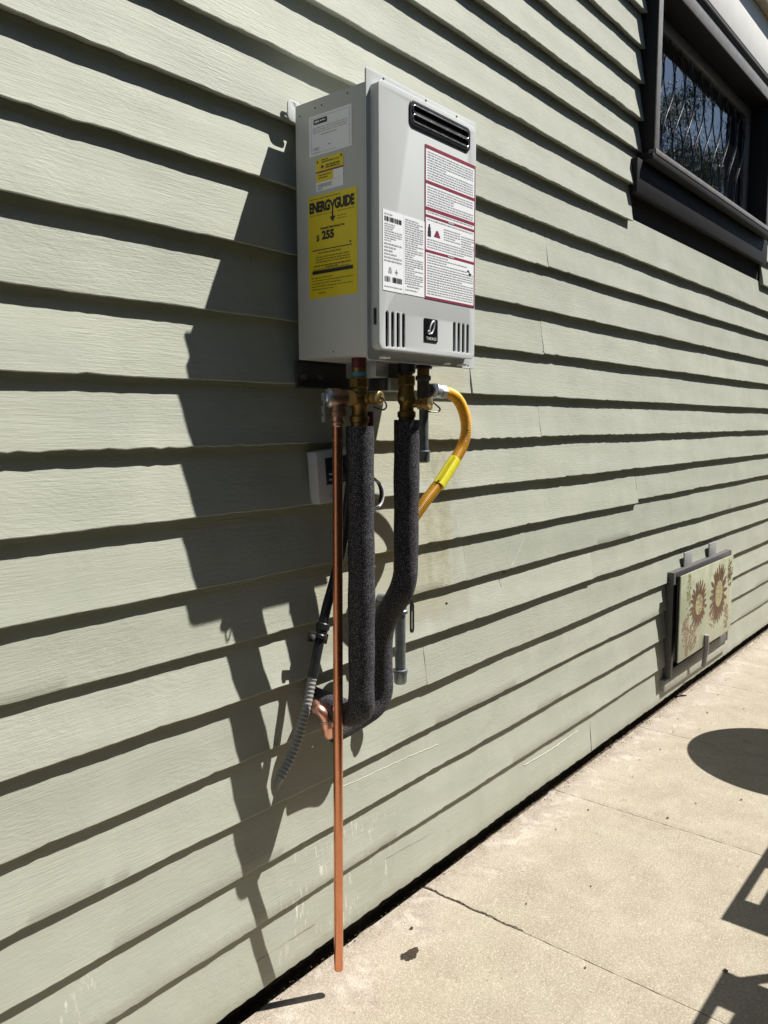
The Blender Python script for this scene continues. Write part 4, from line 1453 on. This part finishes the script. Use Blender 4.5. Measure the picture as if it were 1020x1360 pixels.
pts = [(1.108, -0.012, -0.080), (1.130, -0.030, -0.090)]
for k in range(14):
    an = radians(110 - k * 25)
    pts.append((1.143 + .026 * cos(an), -0.030 - .001 * k, -0.130 + .026 * sin(an)))
finish('cable', tube(bmesh.new(), smooth_path(pts, 4), .0022, 8), MCTRL, cl, 60)
pts = []
for k in range(16):
    an = radians(90 - k * 24)
    pts.append((1.140 + .029 * cos(an), -0.026 - .0006 * k, -0.130 + .030 * sin(an)))
finish('cable', tube(bmesh.new(), smooth_path(pts, 4), .0030, 8), MBLKPL, cl, 60)


# ------------------------------------------------------------------ small things on wall and paving
def leaf(x, y, s, rot, label):
    bm = bmesh.new()
    rnd = random.Random(int(x * 1000))
    n = 7
    L, Rr = [], []
    for k in range(n):
        t = k / (n - 1)
        w = s * .34 * sin(pi * t) ** .8 * rnd.uniform(.8, 1.15)
        z = GZ + .0008 + s * .12 * abs(sin(t * 5 + rot))
        for sd, lst in ((1, L), (-1, Rr)):
            px, py = (t - .5) * s, sd * w
            lst.append(bm.verts.new((x + px * cos(rot) - py * sin(rot), y + px * sin(rot) + py * cos(rot), z + w * .5)))
    for k in range(n - 1):
        bm.faces.new((L[k], L[k + 1], Rr[k + 1], Rr[k]))
    bmesh.ops.solidify(bm, geom=bm.faces[:], thickness=.0004)
    o = finish('dry_leaf', bm, MLEAFD, None, 40)
    tag(o, label, 'leaf', 'bits of dry leaf scattered on the paving')


rnd = random.Random(12)
for x, y, s in ((1.225, -.060, .010), (1.93, -.118, .007), (1.50, -.60, .012), (2.25, -.42, .008), (1.60, -.28, .006), (2.45, -.12, .008), (2.75, -.07, .008), (2.33, -.10, .006), (2.62, -.10, .007), (3.1, -.10, .008), (1.45, -.20, .006), (1.34, -.39, .006), (2.02, -.30, .009), (2.88, -.13, .009), (2.70, -.16, .007), (2.48, -.26, .007), (2.20, -.13, .006), (2.15, -.33, .007), (3.3, -.07, .009), (3.0, -.22, .008), (1.78, -.10, .006)):
    where = ('beside the black spot right of the copper pipe' if x < 1.3 and y > -.1 else
             'on the nearest slab in front of the copper pipe' if x < 1.36 else
             'on the second slab from the picture bottom' if x < 1.98 else
             'on the slab touched by the round table shadow' if x < 2.6 else
             'on the far slabs in front of the sunflower door')
    size = 'fairly large' if s >= .010 else 'tiny' if s <= .007 else 'small'
    leaf(x, y, s, rnd.uniform(0, 6), size + ' brown bit of dry leaf ' + where)

# dark stain and mortar dab near the pipe
bm = bmesh.new()
rnd = random.Random(31)
for (cx, cy, rx, ry, n) in ((1.160, -0.106, .025, .013, 90),):
    c = bm.verts.new((cx, cy, GZ + .0022))
    ring = []
    for k in range(n):
        a = 2 * pi * k / n
        j = rnd.uniform(.86, 1.05) * (1 + .13 * sin(3 * a + 1) + .08 * sin(7 * a))
        ring.append(bm.verts.new((cx + rx * j * cos(a), cy + ry * j * sin(a), GZ + .0004)))
    for k in range(n):
        bm.faces.new((c, ring[k], ring[(k + 1) % n]))
tag(finish('tar_spot', bm, MSTAIN, None, 60), 'black ragged spot on the paving right of the copper pipe end', 'stain')

# dried seed tuft and cobweb on the siding
tf = thing('seed_tuft', 'wispy pinkish dried tuft caught in a cobweb on the siding right of the hose', 'debris', (1.69, -0.01, -0.38))
bm = bmesh.new()
rnd = random.Random(6)
for k in range(22):
    p = Vector((1.688 + rnd.gauss(0, .006), 0.0145 + rnd.uniform(-.003, .0), -0.370 + rnd.gauss(0, .006)))
    q = p + Vector((rnd.gauss(0, .008), rnd.gauss(-.001, .001), rnd.gauss(0, .008)))
    tube(bm, [p, p.lerp(q, .5) + Vector((0, 0, rnd.gauss(0, .003))), q], rnd.uniform(.0003, .0008), 4)
finish('fibres', bm, MTUFT, tf, 0)
bm = bmesh.new()
for x0_, x1_ in ((1.784, 1.70), (1.775, 1.70), (1.72, 1.67)):
    tube(bm, [(x0_, 0.0065, -0.288), (x1_ + .01, 0.0005, -0.352), (x1_, 0.012, -0.366)], .00035, 4)
tube(bm, [(1.672, 0.006, -0.360), (1.668, 0.010, -0.385), (1.676, 0.008, -0.398)], .0006, 4)
finish('web_threads', bm, MWEB, tf, 0)

# nail heads and drill hole on the siding (details of the wall)
for x, z in ((1.855, 0.185), (1.861, 0.181), (1.535, -0.345), (1.512, -0.352), (1.54, 0.09), (1.537, 0.125), (2.51, -0.242), (1.43, -0.352), (1.352, -0.545), (1.54, -0.10), (2.20, -0.93)):
    k = [b for b in BZ if b <= z]
    zb = k[0] if k else -0.99
    yb = (z - zb) / .105 * T
    finish('nail_head', lathe(bmesh.new(), (x, yb + .0006, z), (0, -1, 0), [(0, .0022), (.0010, .0020), (.0014, .0010)], 10), MCLIP, wall, 60)
finish('drill_hole', lathe(bmesh.new(), (1.4400, 0.010, -0.4000), (0, -1, 0), [(0, .0045), (.0028, .0045)], 14), MBLACK, wall, 60)
MCRP = simple('pale_paint_ridge', (0.50, 0.52, 0.44), 0.6)
MCRD = simple('dark_board_split', (0.10, 0.10, 0.08), 0.9)
def split_line(pts_, r, mat, seed):
    r_ = random.Random(seed)
    out = []
    for (xa, za), (xb, zb_) in zip(pts_, pts_[1:]):
        n = max(2, int(abs(xb - xa) / .012))
        for q in range(n):
            x_ = xa + (xb - xa) * q / n
            z_ = za + (zb_ - za) * q / n + r_.gauss(0, .0006)
            lo = max([b for b in BZ if b <= z_] or [BZ[-1]])
            hi = min([b for b in BZ if b > z_])
            out.append((x_, butt(hi) * (z_ - lo) / (hi - lo) - .0001, z_))
    finish('paint_crack', tube(bmesh.new(), out, r, 5), mat, wall, 60)
split_line([(1.09, -0.700), (1.25, -0.706), (1.42, -0.716)], .0007, MCRP, 1)
split_line([(1.80, -0.900), (1.95, -0.905), (2.13, -0.900)], .0009, MCRP, 2)
split_line([(0.86, -0.935), (1.02, -0.940)], .0006, MCRD, 3)
split_line([(1.22, -0.905), (1.38, -0.915), (1.52, -0.912)], .0006, MCRD, 4)
split_line([(0.02, 0.55), (0.30, 0.552)], .0005, MCRD, 5)
for (x, z, l) in ((2.20, -0.905, .02), (2.085, -0.955, .018), (1.542, 0.133, .05), (0.862, 0.281, .014), (0.885, 0.2795, .010), (0.815, 0.27, .010)):
    b_top = [b for b in BZ if b <= z][0]
    bm = bmesh.new()
    r_ = random.Random(int(x * 999))
    for k in range(3):
        x_ = x + r_.uniform(-.008, .008)
        z_ = z - r_.uniform(0, l)
        yy = (z_ - b_top) / .105 * T - .0006
        p = Vector((x_, yy, z_))
        tube(bm, [p, p + Vector((.003, -.0001, -l * .25)), p + Vector((-.002, -.0004, -l * .5))], .0006, 5)
    finish('paint_crack', bm, MBLACK, wall, 0)


# ------------------------------------------------------------------ furniture standing just outside the picture, whose shadows fall into it
pt = thing('patio_table', 'round dark patio table standing right of the picture and shading the paving', 'table', (2.88, -0.68, GZ))
tz = GZ + 0.55
finish('table_top', lathe(bmesh.new(), (2.885, -0.690, tz - .012), (0, 0, 1), [(0, .268), (.002, .272), (.010, .272), (.012, .268)], 64), MFURN, pt)
finish('pedestal', lathe(bmesh.new(), (2.885, -0.690, GZ + .01), (0, 0, 1), [(0, .03), (.02, .02), (.52, .02), (.526, .05)], 20), MFURN, pt)
for k in range(3):
    an = radians(20 + 120 * k)
    finish('foot', tube(bmesh.new(), [(2.885 + .02 * cos(an), -0.690 + .02 * sin(an), GZ + .03), (2.885 + .2 * cos(an), -0.690 + .2 * sin(an), GZ + .012)], .011, 10), MFURN, pt, 60)


def patio_chair(x0, sgn, ye, label):
    """slatted seat whose near end board starts at x0; sgn = direction it runs along the wall"""
    sz = GZ + .60
    t = thing('patio_chair', label, 'chair', (x0 + sgn * .25, -0.88, GZ), 'patio chairs outside the picture')
    def sb(name, a, b, y0_, y1_, z0, z1, bev=.003):
        xa, xb = x0 + sgn * a, x0 + sgn * b
        return boxo(name, MFURN, t, min(xa, xb), max(xa, xb), min(y0_, y1_), max(y0_, y1_), z0, z1, bev)
    h = .014
    sb('seat_rail', .0, .50, ye, ye - .018, sz - h, sz)
    sb('seat_slat', .0, .100, ye - .0182, ye - .36, sz - h, sz)
    sb('seat_slat', .268, .300, ye - .0182, ye - .36, sz - h, sz)
    sb('seat_slat', .470, .50, ye - .0182, ye - .36, sz - h, sz)
    sb('seat_slat', .1002, .2678, ye - .049, ye - .13, sz - h, sz)
    sb('seat_slat', .3002, .4698, ye - .049, ye - .13, sz - h, sz)
    sb('seat_slat', .1002, .2678, ye - .16, ye - .24, sz - h, sz)
    sb('seat_slat', .3002, .4698, ye - .16, ye - .24, sz - h, sz)
    for a in (.015, .465):
        for y_ in (ye - .34,):
            sb('leg', a, a + .02, y_, y_ - .02, GZ, sz + .30)
        sb('leg', a, a + .02, ye - .012, ye - .03, GZ, sz - h - .0005)
    sb('backrest', .036, .464, ye - .345, ye - .355, sz + .12, sz + .29)
    return t


patio_chair(1.976, 1, -0.813, 'farther dark slatted patio chair standing right of the picture')
patio_chair(1.812, -1, -0.867, 'nearer dark slatted patio chair standing right of the picture')


# ------------------------------------------------------------------ trees mirrored in the window; unseen trees and hedge added against fill light
def tree(x, y, h, r, seed, label):
    rnd = random.Random(seed)
    t = thing('garden_tree', label, 'tree', (x, y, GZ), 'garden trees mirrored in the window')
    bm = bmesh.new()
    trunk = [(x + .05 * sin(k * 1.7 + seed), y + .05 * cos(k * 1.3 + seed), GZ + h * .8 * k / 8) for k in range(9)]
    tube(bm, trunk, .12, 10, rfun=lambda i, n: .14 * (1 - .8 * i / n))
    tips = []
    for k in range(16):
        a = rnd.uniform(0, 2 * pi)
        z0 = GZ + h * rnd.uniform(.25, .75)
        p = Vector((x, y, z0))
        q = p + Vector((cos(a) * r * rnd.uniform(.4, .9), sin(a) * r * rnd.uniform(.4, .9), h * rnd.uniform(.05, .22)))
        tube(bm, [p, p.lerp(q, .5) + Vector((0, 0, -.05)), q], .04, 6, rfun=lambda i, n: .045 * (1 - .7 * i / n))
        tips.append(q)
    finish('trunk', bm, MBARK, t, 60)
    vs, fs = [], []
    for q in tips:
        for c in range(5):
            cc = q + Vector((rnd.gauss(0, r * .22), rnd.gauss(0, r * .22), rnd.gauss(0, r * .2)))
            for k in range(170):
                p = cc + Vector((rnd.gauss(0, .13), rnd.gauss(0, .13), rnd.gauss(0, .11))) * r
                d = Vector((rnd.gauss(0, 1), rnd.gauss(0, 1), rnd.gauss(0, 1))).normalized()
                _, u, w = frame_of(d)
                s = rnd.uniform(.020, .042)
                n = len(vs)
                for aa, bb in ((-1.6, 0), (0, -.7), (1.6, 0), (0, .7)):
                    vs.append(P(p + u * aa * s + w * bb * s))
                fs.append((n, n + 1, n + 2, n + 3))
    me = bpy.data.meshes.new('crown')
    me.from_pydata(vs, [], fs)
    link_mesh('crown', me, MLEAF, t)


tree(9.4, -4.6, 4.9, 1.3, 1, 'leafy garden tree nearest the house beyond the picture edge')
tree(11.4, -4.2, 5.9, 1.2, 2, 'tall garden tree standing beyond the patio edge')
tree(13.6, -4.6, 6.2, 1.3, 3, 'tallest garden tree far along the wall')
tree(17.0, -5.4, 6.6, 1.6, 4, 'garden tree farthest along the wall')
tree(4.6, -4.8, 4.9, 1.5, 5, 'unseen garden tree added across from the heater to darken the fill light')  # this and the next two trees are added, unseen, to darken the fill
tree(1.2, -4.3, 5.6, 1.6, 6, 'unseen garden tree added behind the camera to darken the fill light')
tree(-2.0, -4.2, 5.6, 1.6, 7, 'unseen garden tree added at the near end to darken the fill light')

hd = thing('hedge', 'unseen dense dark green hedge added across the narrow patio to cut fill light', 'hedge', (4, -2.7, GZ))  # added out of view to block sky and bounce light from the wall
bm = bmesh.new()
rnd = random.Random(77)
nx, nz = 90, 14
hx0, hx1, hh = -5.0, 13.0, 2.4
for side_y in (-1.98, -2.70):
    g = []
    for iz in range(nz + 1):
        g.append([bm.verts.new((hx0 + (hx1 - hx0) * ix / nx, side_y + .10 * sin(ix * .9 + iz) + rnd.uniform(-.05, .05), GZ + hh * iz / nz + (rnd.uniform(-.06, .06) if iz == nz else 0))) for ix in range(nx + 1)])
    for iz in range(nz):
        for ix in range(nx):
            bm.faces.new((g[iz][ix], g[iz][ix + 1], g[iz + 1][ix + 1], g[iz + 1][ix]))
    if side_y == -1.98:
        top1 = g[nz]
    else:
        for ix in range(nx):
            bm.faces.new((top1[ix], top1[ix + 1], g[nz][ix + 1], g[nz][ix]))
finish('branches', bm, MBARKD, hd, 0)
vs, fs = [], []
for k in range(26000):
    p = Vector((rnd.uniform(hx0, hx1), -2.34 + rnd.choice((1, 1, -1)) * .37 + rnd.gauss(0, .06), GZ + rnd.uniform(0, hh + .08)))
    if rnd.random() < .25:
        p = Vector((rnd.uniform(hx0, hx1), rnd.uniform(-2.70, -1.98), GZ + hh + rnd.gauss(0, .05)))
    d = Vector((rnd.gauss(0, 1), rnd.gauss(0, 1), rnd.gauss(0, 1))).normalized()
    _, u, w = frame_of(d)
    sz = rnd.uniform(.025, .05)
    n = len(vs)
    for aa, bb in ((-1.5, 0), (0, -.8), (1.5, 0), (0, .8)):
        vs.append(P(p + u * aa * sz + w * bb * sz))
    fs.append((n, n + 1, n + 2, n + 3))
me = bpy.data.meshes.new('foliage')
me.from_pydata(vs, [], fs)
link_mesh('foliage', me, MLEAF, hd)
